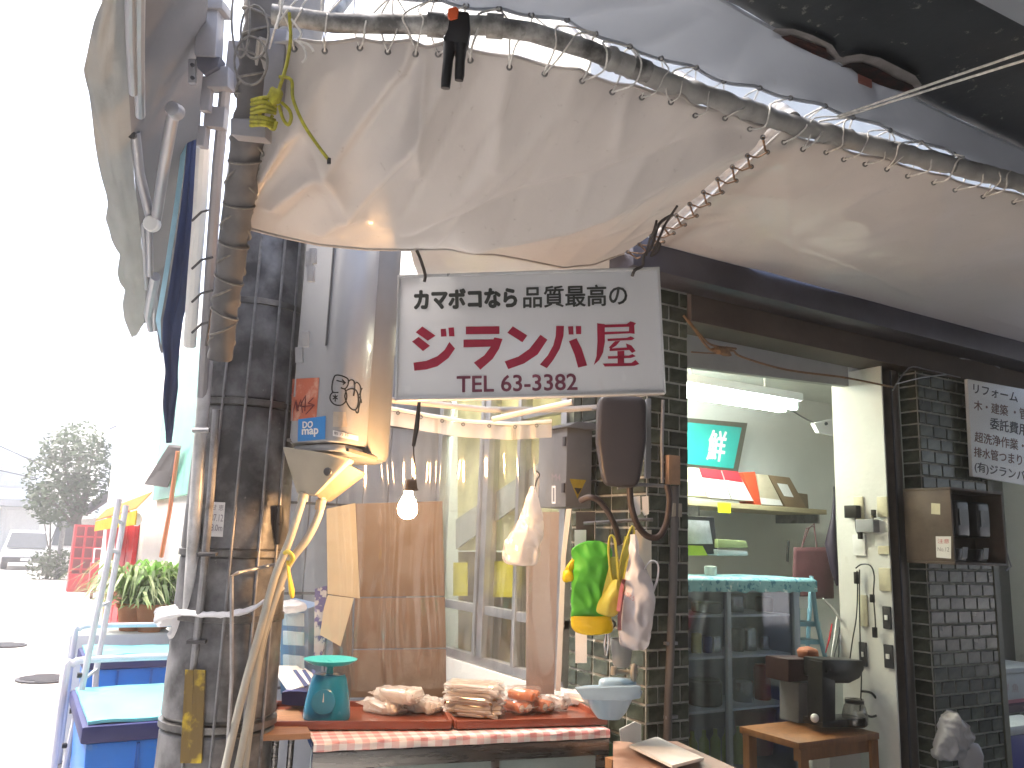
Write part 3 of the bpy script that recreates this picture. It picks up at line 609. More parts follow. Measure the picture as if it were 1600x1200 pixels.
# bulged front between b_ and c_
mid = XY(D(545, 690, 2.62))
for k in range(1, 10):
    t = k/10; sec.append(b_*(1-t)**2+mid*2*t*(1-t)+c_*t*t)
sec += [c_, XY(D(573, 690, 3.0)), XY(D(470, 690, 3.0))]
body1 = cabsec(sec, cz0, 2.66, 'body', cabm, cab)
# rounded foot of the cabinet
B().prism([V((p.x, p.y, cz0-.028)) for p in [lerp(XY(D(525, 690, 2.82)), q, .9) for q in sec]], (0, 0, .024)).build('foot', cabm, cab, bevel=.01)
# flange with hinges
B().prism([D(500, 1, 1)*0+V((q.x, q.y, cz0+.32)) for q in (lerp(a_, b_, .93), lerp(a_, b_, .97))]+[V((q.x, q.y, 2.66)) for q in (lerp(a_, b_, .97), lerp(a_, b_, .93))], -_Fh*.006).build('door_seam', darkgrey, cab)
for (x, y) in ((484, 405), (486, 428), (478, 530), (468, 555), (489, 400)):
    B().obox(D(x, y, 2.70), (CR, CF, CU), (.012, .012, .026)).build('hinge', cabm, cab, bevel=.004)
# second can behind
cb2 = E_('equipment_cabinet', D(590, 720, 2.95), 'narrow grey round-backed cabinet behind the graffiti cabinet', 'equipment cabinet')
c2 = XY(D(552, 690, 2.98)); z2 = D(590, 722, 2.9).z
B().lathe((c2.x, c2.y, 0), [(.09, z2), (.12, z2+.012), (.128, z2+.03), (.128, 2.72)], 36).build('body', M('can_paint', (.19, .19, .19), .5, .1, .08, 6), cb2)
cf = surf_fn([body1])
def cf2(x, y): return cf(x, y)
gr = E_('graffiti_tag', cf(540, 640), 'black bubble letter graffiti drawn on the cabinet front', 'graffiti')
def Z2(l): return [(440+x/8, 570+y/8) for x, y in l]
marker = M('marker_black', (.02, .02, .02), .4, 0, .05, 5, 0)
ribbon_px([smooth_px(Z2(l), 4) for l in (
    [(710, 345), (640, 340), (630, 260), (650, 170), (680, 130), (760, 140), (830, 180), (830, 250), (790, 300), (740, 285)],
    [(790, 300), (815, 380), (800, 460), (740, 505), (660, 495), (610, 440), (610, 380), (640, 345)],
    [(810, 320), (860, 300), (920, 310), (955, 370), (960, 470), (940, 545), (900, 565), (850, 530), (810, 460), (790, 390), (810, 320)],
    [(830, 230), (850, 195), (885, 190), (910, 220), (915, 300), (900, 390)], [(915, 240), (940, 220), (975, 250), (990, 300), (985, 350), (965, 380)],
    [(1010, 290), (985, 340), (985, 440), (965, 540), (960, 590), (940, 600), (925, 570)], [(965, 400), (990, 430), (1000, 480)])], 1.0, cf, marker, gr, 'marker_line')
ribbon_px([Z2(l) for l in ([(685, 195), (800, 225)], [(755, 185), (800, 225), (765, 245)], [(670, 370), (670, 460)], [(640, 385), (700, 430)], [(700, 385), (640, 430)])], .9, cf, marker, gr, 'marker_stroke')
ob = E_('orange_sticker', cf(473, 625), 'weathered orange sticker scrawled over with black marker', 'sticker')
quad_px([(457, 592), (499, 590), (494, 655), (454, 658)], cf, M('orange_sticker', (.5, .13, .07), .6, 0, .2, 20, 0, col2=(.5, .28, .2), thr=(.5, .7)), ob, 'sheet', .003)
ribbon_px([Z2(l) for l in ([(120, 370), (145, 590), (180, 440), (210, 580)], [(180, 440), (190, 590), (240, 430), (260, 600)], [(230, 520), (300, 380), (290, 580)], [(250, 520), (410, 510)], [(400, 410), (330, 480), (410, 500), (300, 620)], [(140, 500), (300, 530)])], .8, cf, M('marker_faded', (.12, .02, .02), .5, 0, .05, 5, 0), ob, 'scrawl', .005)
bs = E_('blue_sticker', cf(487, 668), 'bright blue map sticker on the lower corner of the cabinet', 'sticker')
quad_px([(466, 655), (509, 650), (508, 686), (465, 690)], cf, M('blue_sticker', (.03, .2, .5), .35, 0, .05, 8, 0), bs, 'sheet', .004)
lettering('DO', [(473, 659), (489, 658), (488, 668), (473, 669)], cf, labelwhite, bs, .035, lift=.008)
lettering('map', [(472, 671), (497, 669), (497, 682), (472, 683)], cf, labelwhite, bs, .035, lift=.008)
ws_ = E_('white_strip_sticker', cf(540, 678), 'narrow white printed strip along the cabinet bottom', 'sticker')
quad_px([(520, 672), (560, 681), (560, 689), (520, 681)], cf, labelwhite, ws_, 'sheet', .003)
lettering('動 力 灯', [(522, 674), (545, 677), (545, 682), (522, 679)], cf, inkblack, ws_, .01, lift=.005)
pz_ = E_('faded_label', cf(533, 655), 'faded beige square label on the cabinet', 'sticker')
quad_px([(521, 643), (540, 644), (543, 667), (520, 667)], cf, M('faded_label', (.45, .38, .3), .7, 0, .1, 20, 0), pz_, 'sheet', .003)
# cable cones and conduits
cn = E_('cable_shroud', D(490, 720, 2.72), 'beige tapered cable shroud below the grey cabinets', 'cable shroud')
B().prism(pp([(440, 697, 2.75), (500, 706, 2.66), (548, 716, 2.70), (492, 774, 2.72), (463, 771, 2.76)]), _Fh*.1).build('cone', beige, cn, bevel=.012)
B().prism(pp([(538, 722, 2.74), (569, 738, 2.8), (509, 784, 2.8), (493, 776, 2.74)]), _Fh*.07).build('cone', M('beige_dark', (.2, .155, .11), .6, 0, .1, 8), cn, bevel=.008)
B().lathe(D(512, 737, 2.665), [(.014, 0), (.011, .004)], 14, (CR, CU, -CF)).build('cap_plug', darkgrey, cn)
B().prism(pp([(448, 690, 2.78), (545, 706, 2.70), (590, 720, 2.82), (560, 700, 3.0)]), V((0, 0, .012))).build('gland_plate', M('gland', (.14, .12, .1), .6), cn)
c1 = E_('cable_conduit', D(400, 1100, 2.6), 'two pale grey flexible conduits dropping from the beige shroud', 'conduit')
cond = M('conduit_grey', (.34, .33, .29), .55, 0, .1, 8, .2, 40)
B().tube(pp(smooth_px([(476, 768, 2.76), (470, 790, 2.74), (452, 845, 2.7), (430, 900, 2.68), (405, 990, 2.64), (375, 1100, 2.58), (345, 1230, 2.5)])), .0125, 12).build('conduit', cond, c1)
B().tube(pp(smooth_px([(503, 778, 2.78), (498, 805, 2.76), (480, 842, 2.73), (452, 880, 2.71), (430, 935, 2.68), (408, 1000, 2.66), (392, 1100, 2.62), (366, 1230, 2.55)])), .0125, 12).build('conduit', cond, c1)
B().tube(pp(smooth_px([(440, 905, 2.72), (424, 960, 2.7), (405, 1040, 2.68), (380, 1230, 2.6)])), .009, 10).build('conduit', cond, c1)
for x, y, d in ((474, 776, 2.755), (501, 788, 2.77)): B().lathe(D(x, y, d), [(.017, -.016), (.017, .016)], 14, (CR, CF, (CU+CR*.2).normalized())).build('gland_nut', beige, c1)
yc = E_('yellow_cable_tie', D(452, 900, 2.65), 'yellow plastic strap knotted round the conduits', 'strap')
ym = M('yellow_plastic', (.6, .45, .06), .5)
B().tube(pp(smooth_px([(440, 868, 2.7), (450, 862, 2.67), (458, 872, 2.66), (450, 884, 2.66)])), .007, 8).build('loop', ym, yc)
B().tube(pp([(449, 876, 2.66), (452, 900, 2.65), (456, 925, 2.65), (457, 934, 2.65)]), [.006, .009, .015, .008], 10, flat=.5).build('tail', ym, yc)
# ================================================================== CANOPY
pipe = E_('canopy_pipe', oZ(830, 55, 2.75), 'mottled galvanised pipe along the front edge of the tarp canopy', 'pipe')
mott = M('mottled_pipe', (.2, .2, .195), .5, .3, .5, 12, .3, 60, col2=(.5, .5, .49), thr=(.42, .7))
pl = [oZ(x, y, 2.75) for x, y in ((425, 22), (520, 36), (640, 38), (760, 40), (830, 50), (920, 78), (1050, 132), (1230, 192), (1420, 242), (1620, 292), (1760, 330))]
B().tube(pl, .024, 16).build('tube', mott, pipe)
wr = [along(pl, .52+.48*k/160) for k in range(161)]
sb_ = B().tube(wr, [.0285+.005*noise.noise(V((k*.35, 0, 0)))+.003*noise.noise(V((k*1.1, 4, 0))) for k in range(161)], 18)
for v in sb_.v: v += V(noise.noise_vector(v*26))*.005
sb_.build('sleeve', M('sleeve_cloth', (.34, .34, .33), .55, 0, .3, 9, .4, 40, transl=.1), pipe, ang=180)
for x, y in ((760, 40), (668, 38), (985, 104), (1290, 209)):
    p = oZ(x, y, 2.75); q = oZ(x+26, y+(2 if x < 800 else 9), 2.75); B().tube([p, q], .03, 16).build('coupling', mott, pipe)
# crossing brace pipes seen above the front pipe
br = E_('canopy_brace', oZ(540, 20, 2.85), 'short brace pipes rising from the canopy front pipe', 'pipe')
for a, b in (((505, 40), (560, -30)), ((905, 70), (870, 30)), ((960, 95), (915, 40)), ((1100, 145), (1060, 120)), ((1240, 185), (1215, 165))):
    B().tube([oZ(*a, 2.76), oZ(*b, 2.95)], .02, 12).build('brace', mott, br)
# main tarp
frontc = [oZ(x, y, 2.725) for x, y in ((405, 60), (470, 62), (560, 60), (640, 58), (700, 62), (800, 82), (900, 106), (985, 130), (1060, 146), (1130, 172), (1205, 198))]
backc = [D(x, y, d) for x, y, d in ((372, 352, 2.42), (430, 368, 2.46), (500, 382, 2.5), (570, 389, 2.53), (640, 390, 2.56), (700, 388, 2.6), (770, 396, 2.68), (830, 408, 2.78), (880, 418, 2.86), (930, 412, 2.93), (975, 395, 2.97))]
def tarp(front, back, nu, nv, sag, folds, seed, wr=.012):
    rows = []
    for j in range(nv+1):
        v = j/nv; row = []
        for i in range(nu+1):
            u = i/nu; p = lerp(along(front, u), along(back, u), v)
            s = sag*4*v*(1-v)*(.35+.65*min(1, 4*u*(1-u)+.2))
            n1 = noise.noise(V((p.x*3+seed, p.y*3, 0)))*wr*1.6*sin(pi*v)
            n2 = noise.noise(V((p.x*9+seed, p.y*5, 3)))*wr*.5*sin(pi*min(1, v+.15))
            q5 = abs(noise.noise(V((p.x*4.2+p.y*3+seed, p.y*2.2-p.x*1.2, 8)))); n2 += wr*.9*max(0, 1-q5*7)*sin(pi*min(1, v+.1))*(.4+noise.noise(V((p.x*2, p.y*2, seed))))
            fz = 0
            for (u0, v0, u1, v1, w, a) in folds:   # straight creases in the cloth
                dx, dy = u1-u0, v1-v0; L2 = dx*dx+dy*dy; t = max(0, min(1, ((u-u0)*dx+(v-v0)*dy)/L2)); dd = math.hypot((u-u0-dx*t), (v-v0-dy*t)*.8)
                fz -= 1.7*a*math.exp(-(dd/w)**1.3)*(.3+.7*sin(pi*min(1, max(0, t*.8+.1))))
            k = abs(sin(u*pi*len(front)*.9)); pull = .012*(1-v)**6*k   # scallops between the eyelets
            p = p + V((0, pull*1.5, -s-n1-n2+fz)); row.append(p)
        rows.append(row)
    return rows
folds = [(.98, .1, .55, .95, .035, .03), (.95, .05, .4, .9, .03, -.02), (.42, .05, .2, .9, .03, .02), (.3, .05, .08, .8, .03, .02), (.62, .1, .4, .9, .04, .015), (.35, .02, .38, .5, .025, .02), (.1, .2, .25, .75, .03, .02), (.5, .02, .52, .4, .02, .015), (.15, .1, .05, .6, .02, .015), (.7, .02, .75, .3, .02, .012), (.85, .02, .78, .5, .02, .012)]
rf = random.Random(5)
for _ in range(16):
    u0 = rf.uniform(.03, .95); folds.append((u0, rf.uniform(.0, .15), u0-rf.uniform(.0, .18), rf.uniform(.45, 1.0), rf.uniform(.008, .02), rf.uniform(-.008, .011)))
mt = E_('canopy_tarp', along(backc, .4), 'large sagging cream tarp laced to the front pipe above the shop sign', 'tarp')
rows = tarp(frontc, backc, 150, 90, .05, folds, 1)
sheet = B().grid(rows).build('sheet', tarpm, mt, ang=180)
B().tube(rows[0], .005, 6).build('hem', tarpm, mt); B().tube(rows[-1], .005, 6).build('hem', tarpm, mt); B().tube([r[0] for r in rows], .006, 6).build('hem', tarpm, mt)
# right tarp
front2 = [oZ(x, y, 2.725) for x, y in ((1222, 204), (1310, 228), (1400, 252), (1500, 280), (1620, 310), (1760, 345))]
back2 = [oZ(x, y, 2.70) for x, y in ((1005, 392), (1100, 405), (1200, 425), (1340, 465), (1500, 510), (1760, 590))]
rt = E_('canopy_tarp', along(back2, .5), 'greyer tarp panel beyond the laced seam over the shop door', 'tarp')
rows2 = tarp(front2, back2, 110, 60, .03, [(.1, .1, .5, .9, .05, .01), (.6, .1, .7, .9, .04, .01), (.3, .6, .9, .8, .05, .012)], 9)
B().grid(rows2).build('sheet', tarpm, rt, ang=180)
B().tube(rows2[0], .005, 6).build('hem', tarpm, rt); B().tube([r[0] for r in rows2], .005, 6).build('hem', tarpm, rt)
# rear warm coloured tarp behind the sign
rr = [oZ(x, y, 2.64) for x, y in ((640, 385), (760, 388), (860, 400), (980, 392))]; rb = [oZ(x, y, 2.74) for x, y in ((655, 436), (760, 470), (860, 480), (985, 440))]
bt = B().grid(tarp(rr, rb, 50, 14, .01, [], 4)).build('rear_tarp', tarpm, ang=180); tag(bt, 'cream tarp flap seen just above the top edge of the shop sign', 'tarp')
# seam rafter
sp_ = E_('seam_rafter', oZ(1110, 300, 2.76), 'rafter pipe under the laced seam between the two tarps', 'pipe')
B().tube([oZ(1222, 190, 2.775), oZ(1000, 392, 2.745), oZ(940, 430, 2.70)], .017, 12).build('tube', M('pipe_pale', (.36, .34, .32), .5, .2, .3, 14), sp_)
# eyelets and lacing
def ring(b, c, ax1, ax2, R_, r_, n=14):
    b.tube([c+ax1*cos(2*pi*k/n)*R_+ax2*sin(2*pi*k/n)*R_ for k in range(n)], r_, 6, closed=True)
eye = M('eyelet_metal', (.2, .2, .2), .35, .8, .2, 30)
def eyelets(curve, n, inset, parent, lift):
    out = []
    for k in range(n):
        c = along(curve, (k+.5)/n)+inset; b = B(); ring(b, c+lift, CR, CU, .0065, .0022); b.build('eyelet', eye, parent); out.append(c+lift)
    return out
e1 = eyelets([r for r in rows[2]], 17, V((0, 0, 0)), mt, V((0, 0, -.006)))
e2 = eyelets([r for r in rows2[2]], 14, V((0, 0, 0)), rt, V((0, 0, -.006)))
# upper sheet and dark canopy
uf = [oZ(x, y, 2.80) for x, y in ((395, -70), (470, -45), (560, -20), (680, -2), (770, 10), (870, 24), (960, 60), (1060, 95), (1150, 128), (1250, 152), (1340, 180), (1440, 218), (1530, 252), (1590, 276), (1760, 330))]
ub = [oZ(x, y, 2.95) for x, y in ((480, -420), (640, -330), (800, -240), (900, -190), (1000, -110), (1060, -60), (1120, -5), (1180, 30), (1240, 62), (1310, 98), (1400, 140), (1480, 180), (1540, 208), (1592, 232), (1760, 320))]
us = E_('upper_tarp', along(uf, .5), 'blue-white upper tarp laced above the canopy pipe', 'tarp')
rows3 = tarp(uf, ub, 130, 30, .015, [(.55, .1, .5, .9, .02, .02), (.35, .1, .4, .9, .02, .015), (.8, .1, .78, .9, .015, .01), (.45, .0, .44, .8, .015, .01), (.25, .1, .2, .9, .02, .015), (.9, .1, .93, .9, .01, .01)], 20)
B().grid(rows3).build('sheet', tarpw, us, ang=180); B().tube(rows3[0], .005, 6).build('hem', tarpw, us)
B().tube([r[-1] for r in rows3], .005, 6).build('hem', tarpw, us)
B().tube(rows3[-1], .005, 6).build('hem', tarpw, us)
e3 = eyelets([r for r in rows3[1]], 26, V((0, 0, 0)), us, V((0, 0, -.004)))
def lacing(name, label, low, high, line, r_=.0026):
    """rope wound between eyelets and round the pipe"""
    root = E_(name, low[len(low)//2], label, 'rope')
    for k, c in enumerate(low):
        n = min(line, key=lambda p: (p-c).length); h = min(high, key=lambda p: (p-c-V((.05, 0, 0))).length)
        jt = lambda a: V((random.uniform(-a, a), random.uniform(-a, a)*.4, random.uniform(-a, a)*.5)); r_ = random.uniform(.0018, .0032)
        pts = [c, lerp(c, n, .6)+V((0, -.03, -.03))+jt(.018), n+V((0.01, -.03, -.006))+jt(.02), n+V((.02, -.02, .028))+jt(.02), h]
        if k % 4 == 1: B().tube([V(p) for p in smooth_px([tuple(p) for p in (h+jt(.004), n+V((-.03, -.028, .01))+jt(.02), n+V((-.02, -.01, -.03))+jt(.01), c+jt(.004))], 4)], .0022, 6).build('rope_turn', rope, root)
        B().tube([V(p) for p in smooth_px([tuple(p) for p in pts], 4)], r_, 6).build('rope_turn', rope, root)
        if k < len(low)-1:
            c2 = low[k+1]; n2 = min(line, key=lambda p: (p-c2).length); pts = [h, n2+V((-.01, .02, .03)), n2+V((0, .03, -.01)), c2]
            B().tube([V(p) for p in smooth_px([tuple(p) for p in pts], 4)], r_, 6).build('rope_turn', rope, root)
dense = [along(pl, k/200) for k in range(201)]
lacing('lacing_rope', 'grey rope lacing the cream tarp and upper tarp to the pipe', e1, e3, dense)
lacing('lacing_rope', 'grey rope lacing over the pipe end above the shop door', e2, e3, dense)
# seam lacing: zigzag between the two panels
la_ = [rows[j][-1] for j in range(len(rows))]; lb_ = [rows2[j][0] for j in range(len(rows2))]
sl_ = E_('seam_lacing', along(la_, .5), 'brown cord zigzag lacing the seam between the two tarps', 'cord')
prev = None
for k in range(11):
    t = .04+k*.092; a = along(la_, t)+V((-.012, -.01, -.014)); b = along(lb_, t+.045)+V((.016, .01, -.014))
    for c in (a, b): bb = B(); ring(bb, c, CR, CU, .006, .0022); bb.build('eyelet', eye, sl_)
    B().tube([a, lerp(a, b, .5)+V((0, 0, -.018)), b], .0032, 6).build('cord_turn', cordbrown, sl_)
    if prev: B().tube([prev, lerp(prev, a, .5)+V((0, 0, -.012)), a], .0028, 6).build('cord_turn', cordbrown, sl_)
    prev = b
dk = M('dark_canopy', (.035, .042, .048), .55, 0, .3, 3, .3, 30, dirt=((.25, .25, .24), 22, .62, .7))
dcn = E_('dark_canopy', oZ(1420, 60, 3.0), 'dark sheet canopy overhead with torn rusty holes at its edge', 'canopy')
df = [oZ(x, y, 2.965) for x, y in ((1060, -62), (1122, -5), (1240, 60), (1400, 138), (1540, 206), (1600, 234), (1760, 318))]
db = [p+V((.0, -1.9, .25)) for p in df]
df2 = [V((-1.0, df[0].y, 2.965))]+df+[V((12, df[-1].y, 2.965))]
db2 = [V((-1.0, -5.45, 3.5))]+[V((p.x, -5.45, 3.5)) for p in db]+[V((12, -5.45, 3.5))]  # canopy carried back out of view to darken the shopfront
rows4 = []
for j in range(41):
    v = j/40; rows4.append([lerp(along(df2, i/60), along(db2, i/60), v)+V((0, 0, .01*noise.noise(V((i*.2, j*.3, 0))))) for i in range(61)])
dsh = B().grid(rows4).build('sheet', dk, dcn, ang=180)
# torn rusty holes: pale frayed rim, rusty red metal inside
dz = lambda x, y: oZ(x, y, 2.945)
rust = M('rust_metal', (.09, .025, .018), .7, 0, .5, 25, .5, 60, col2=(.012, .01, .01), thr=(.35, .55))
torn = M('torn_edge', (.22, .21, .21), .8, 0, .2, 20)
for nm, lab, outr, inn in (('torn_hole', None, [(1202, 52), (1212, 44), (1240, 45), (1270, 55), (1300, 70), (1312, 88), (1322, 92), (1308, 98), (1270, 82), (1230, 62)], [(1220, 54), (1235, 52), (1262, 62), (1290, 72), (1292, 78), (1306, 90), (1296, 92), (1262, 78), (1235, 66)]),
                          ('torn_hole', None, [(1308, 94), (1322, 88), (1345, 84), (1375, 90), (1410, 108), (1430, 118), (1440, 132), (1436, 144), (1415, 146), (1385, 134), (1350, 118), (1320, 104)], [(1313, 101), (1328, 96), (1348, 95), (1372, 104), (1400, 120), (1425, 130), (1431, 138), (1420, 142), (1392, 136), (1362, 126), (1346, 118), (1330, 104)])):
    b = B().add([dz(*q) for q in outr], [tuple(range(len(outr)))]); o = b.build('frayed_rim', torn, dcn, smooth=False)
    B().add([dz(*q)-V((0, 0, .006)) for q in inn], [tuple(range(len(inn)))]).build('rust_patch', rust, dcn, smooth=False)
B().prism([dz(1340, 112), dz(1362, 122), dz(1358, 130), dz(1346, 131), dz(1341, 124)], V((0, 0, -.03))).build('torn_flap', M('red_grey_flap', (.3, .12, .1), .8), dcn)
# pale corner sheet
cs_ = B().grid([[lerp(lerp(oZ(1500, -12, 2.9), oZ(1640, 62, 2.9), i/10), lerp(oZ(1540, -130, 2.9), oZ(1720, -60, 2.9), i/10), j/6)-V((0, 0, .01*noise.noise(V((i, j, 1))))) for i in range(11)] for j in range(7)]).build('corner_sheet', tarpw, solid=.002); tag(cs_, 'pale sheet corner poking below the dark canopy', 'tarp')
# guy ropes
gy = E_('guy_line', D(1450, 130, 2.4), 'pair of grey guy lines stretched from the pipe past the dark canopy', 'rope')
for a, b in (((1308, 182, 2.45), (1640, 68, 1.9)), ((1312, 184, 2.45), (1640, 82, 1.9))): B().tube([D(*a), D(*b)], .0035, 8).build('line', rope, gy)
# ================================================================== CORNER POST WITH ROLLED TARP
cp = E_('corner_post', D(340, 640, 2.35), 'canopy corner post with a rolled grey tarp bound in rope', 'post')
roll = M('rolled_tarp', (.12, .115, .115), .6, 0, .25, 9, .4, 30)
cen = [(415, -20, 2.12), (405, 60, 2.14), (396, 150, 2.18), (384, 240, 2.25), (372, 330, 2.32), (362, 410, 2.38), (352, 480, 2.42), (344, 560, 2.46)]
cen = smooth_px(cen, 8); pts = pp(cen)
b = B().tube(pts, [.046+.006*noise.noise(V((k*.25, 0, 0)))+(.0015 if k % 3 else -.0015)-.012*k/len(pts) for k in range(len(pts))], 18)
for v in b.v: v += V(noise.noise_vector(v*22))*.005
b.build('rolled_tarp', roll, cp)
for k in range(3, len(pts)-2, 2):
    c = pts[k]; bb = B(); n_ = 18; rr_ = .048-.012*k/len(pts)
    bb.tube([c+(CR*cos(2*pi*i/n_)+CF*sin(2*pi*i/n_))*rr_+CU*(.02*sin(2*pi*i/n_+k)) for i in range(n_)], .0035, 6, closed=True); bb.build('rope_turn', ropedk, cp)
lp = B(); n_ = 20
for c_x, c_y, rx, ry in ((398, 50, 22, 42), (392, 95, 26, 38), (376, 30, 14, 60)):
    lp.tube([D(c_x+rx*cos(2*pi*i/n_), c_y+ry*sin(2*pi*i/n_), 2.05) for i in range(n_)], .003, 6, closed=True)
lp.build('rope_loop', ropedk, cp)
pm = M('post_paint', (.27, .265, .28), .45, .2, .12, 8, .1, 40)
B().obox(D(432, 110, 2.12), ((CR+CF*.2).normalized(), CF, (CU+CR*.1).normalized()), (.022, .02, .1)).build('plate', pm, cp, bevel=.003)
B().obox(D(393, 205, 2.12), ((CR+CU*-.1).normalized(), CF, CU), (.045, .03, .022)).build('clamp', pm, cp, bevel=.006)
ry = E_('yellow_rope_tie', D(430, 170, 2.05), 'dirty yellow rope tied round the corner post with a dangling end', 'rope')
for ln in ([(452, 20, 2.0), (454, 60, 2.0), (448, 100, 2.0), (436, 140, 2.0), (428, 165, 2.0)], [(436, 120, 2.0), (455, 125, 2.0), (458, 155, 2.0), (475, 195, 1.99), (500, 232, 1.98), (514, 250, 1.98)], [(440, 160, 2.0), (452, 172, 2.0), (455, 185, 2.0), (450, 195, 2.0), (442, 185, 2.0), (436, 165, 2.0)], [(425, 140, 2.0), (412, 165, 2.0), (405, 180, 2.02)], [(432, 190, 2.0), (428, 202, 2.0), (420, 196, 2.0), (426, 180, 2.0)]):
    B().tube(pp(smooth_px(ln, 5)), .0042, 8).build('strand', ropeyel, ry)
for k in range(7): B().tube(pp(smooth_px([(394-k*.3, 156+k*6.5+random.uniform(-3, 3), 2.04), (412, 153+k*7+random.uniform(-4, 4), 1.99), (432-k*.6, 158+k*7+random.uniform(-5, 5), 2.01)], 5)), .0052, 8).build('wrap_turn', ropeyel, ry)
nm = B(); nm.lump(D(432, 150, 1.995), (CR, CF, CU), (.016, .01, .02), .8, 12, .4, 60); nm.build('knot', ropeyel, ry)
B().lathe(D(514, 251, 1.98), [(.005, -.008), (.005, .006)], 8, (CR, CF, CU)).build('burnt_end', black, ry)
sn = E_('frayed_string', D(470, 85, 2.02), 'frayed grey cord ends sticking out beside the yellow rope', 'cord')
for ln in ([(462, 62, 2.0), (475, 75, 2.0), (478, 90, 2.0), (472, 98, 2.0)], [(465, 64, 2.0), (482, 70, 2.0), (490, 80, 2.0)], [(455, 30, 2.0), (470, 50, 2.0), (468, 60, 2.0)], [(432, 45, 2.0), (440, 10, 2.0), (446, -20, 2.0)], [(430, 42, 2.0), (450, 15, 2.0)]): B().tube(pp(smooth_px(ln, 4)), .003, 6).build('strand', rope, sn)
# spring clamp
sc = E_('spring_clamp', oZ(712, 60, 2.72), 'black spring clamp with an orange tip gripping the canopy pipe', 'clamp')
B().prism(pp([(702, 22, 1.93), (716, 16, 1.93), (733, 18, 1.93), (735, 45, 1.93), (731, 70, 1.93), (722, 82, 1.93), (697, 80, 1.93), (692, 60, 1.93), (699, 45, 1.93)]), CF*.03).build('jaw', black, sc, bevel=.005)
B().tube(pp([(703, 70, 1.94), (700, 95, 1.93), (697, 125, 1.93), (696, 138, 1.93)]), [.016, .012, .012, .011], 12).build('handle', black, sc)
B().tube(pp([(720, 70, 1.94), (719, 95, 1.94), (718, 118, 1.94), (717, 126, 1.94)]), [.016, .012, .012, .01], 12).build('handle', black, sc)
B().prism(pp([(700, 13, 1.925), (712, 9, 1.925), (717, 14, 1.925), (715, 28, 1.925), (703, 31, 1.925), (699, 24, 1.925)]), CF*.02).build('jaw_tip', M('orange_tip', (.6, .09, .02), .4), sc, bevel=.003)
# ================================================================== NEIGHBOUR'S FOLDING-ARM AWNING
na = E_('folding_awning', oZ(200, 300, 2.6), 'grey folding-arm awning stretched along the street side', 'awning')
oe = [oZ(x, y, 2.62) for x, y in ((160, -80), (160, 0), (145, 40), (130, 110), (138, 145), (146, 200), (152, 250), (162, 290), (168, 320), (165, 340), (174, 375), (187, 400), (183, 425), (186, 440), (195, 453), (191, 475), (194, 500), (206, 528))]
ti = [oZ(x, y, 2.66) for x, y in ((195, -80), (196, 0), (197, 60), (199, 110), (203, 170), (206, 220), (209, 260), (212, 300), (216, 330), (219, 355), (222, 380), (224, 405), (226, 430), (227, 450), (227, 465), (227, 480), (226, 495), (225, 505))]
ri = [oZ(x, y, 2.9) for x, y in ((330, -80), (325, 0), (320, 60), (318, 110), (315, 160), (312, 210), (310, 250), (306, 290), (302, 330), (298, 360), (292, 390), (285, 420), (278, 440), (272, 455), (268, 468), (264, 480), (262, 490), (258, 500))]
def strip(a, b, n, m, amp, seed): return [[lerp(along(a, i/n), along(b, i/n), j/m)+V((0, 0, -amp*sin(pi*j/m)+amp*.8*noise.noise(V((i*.18+seed, j*.7, seed))))) for i in range(n+1)] for j in range(m+1)]
B().grid(strip(oe, ti, 80, 10, .018, 2)).build('valance', tarplight, na, ang=180)
B().grid(strip(ti, ri, 80, 10, .008, 7)).build('cloth', tarpgrey, na, ang=180)
alg = M('awning_arm_paint', (.36, .36, .38), .35, .5, .05, 6)
def rod(l, r_, name='arm', par=None, mat=alg): return B().tube(pp(l), r_, 12).build(name, mat, par or na)
B().tube([oZ(x, y, 2.6) for x, y in ((203, -60), (204, 60), (208, 145))], .011, 10).build('front_rail', alg, na); B().tube([oZ(x, y, 2.61) for x, y in ((217, -60), (217, 80), (219, 180))], .013, 10).build('front_rail', alg, na)
rod([(211, 205, 2.5), (218, 270, 2.6), (236, 345, 2.7)], .015); rod([(272, 172, 2.35), (258, 250, 2.5), (243, 348, 2.7)], .017)
B().lathe(D(238, 350, 2.68), [(.024, -.012), (.026, -.008), (.026, .012), (.022, .016)], 16, (CR, CU, -CF)).build('elbow', whitepaint, na)
B().lathe(D(208, 212, 2.49), [(.012, 0), (.012, .01)], 10, (CR, CU, -CF)).build('pivot', darkgrey, na)
B().lathe(D(272, 172, 2.33), [(.024, -.02), (.02, .016), (.01, .02)], 14, (CR, CU, -CF)).build('pivot', alg, na)
rod([(224, 350, 2.75), (229, 452, 2.95)], .007, 'front_rail'); rod([(233, 352, 2.75), (234, 430, 2.9)], .012, 'front_rail')
a2 = E_('folding_awning', D(240, 470, 3.6), 'second smaller folding awning arm beyond the grey awning', 'awning')
B().tube(pp([(243, 432, 3.4), (232, 490, 3.7)]), .02, 10).build('arm', alg, a2); B().tube(pp([(231, 490, 3.7), (236, 515, 3.8)]), .016, 10).build('arm', alg, a2); B().tube(pp([(241, 440, 3.5), (242, 515, 3.8)]), .012, 8).build('arm', alg, a2)
B().grid(strip(pp([(236, 400, 4.0), (238, 470, 4.2), (248, 540, 4.4)]), pp([(268, 380, 4.0), (262, 470, 4.2), (256, 550, 4.4)]), 16, 4, .02, 3)).build('cloth', tarpgrey, a2, ang=180)
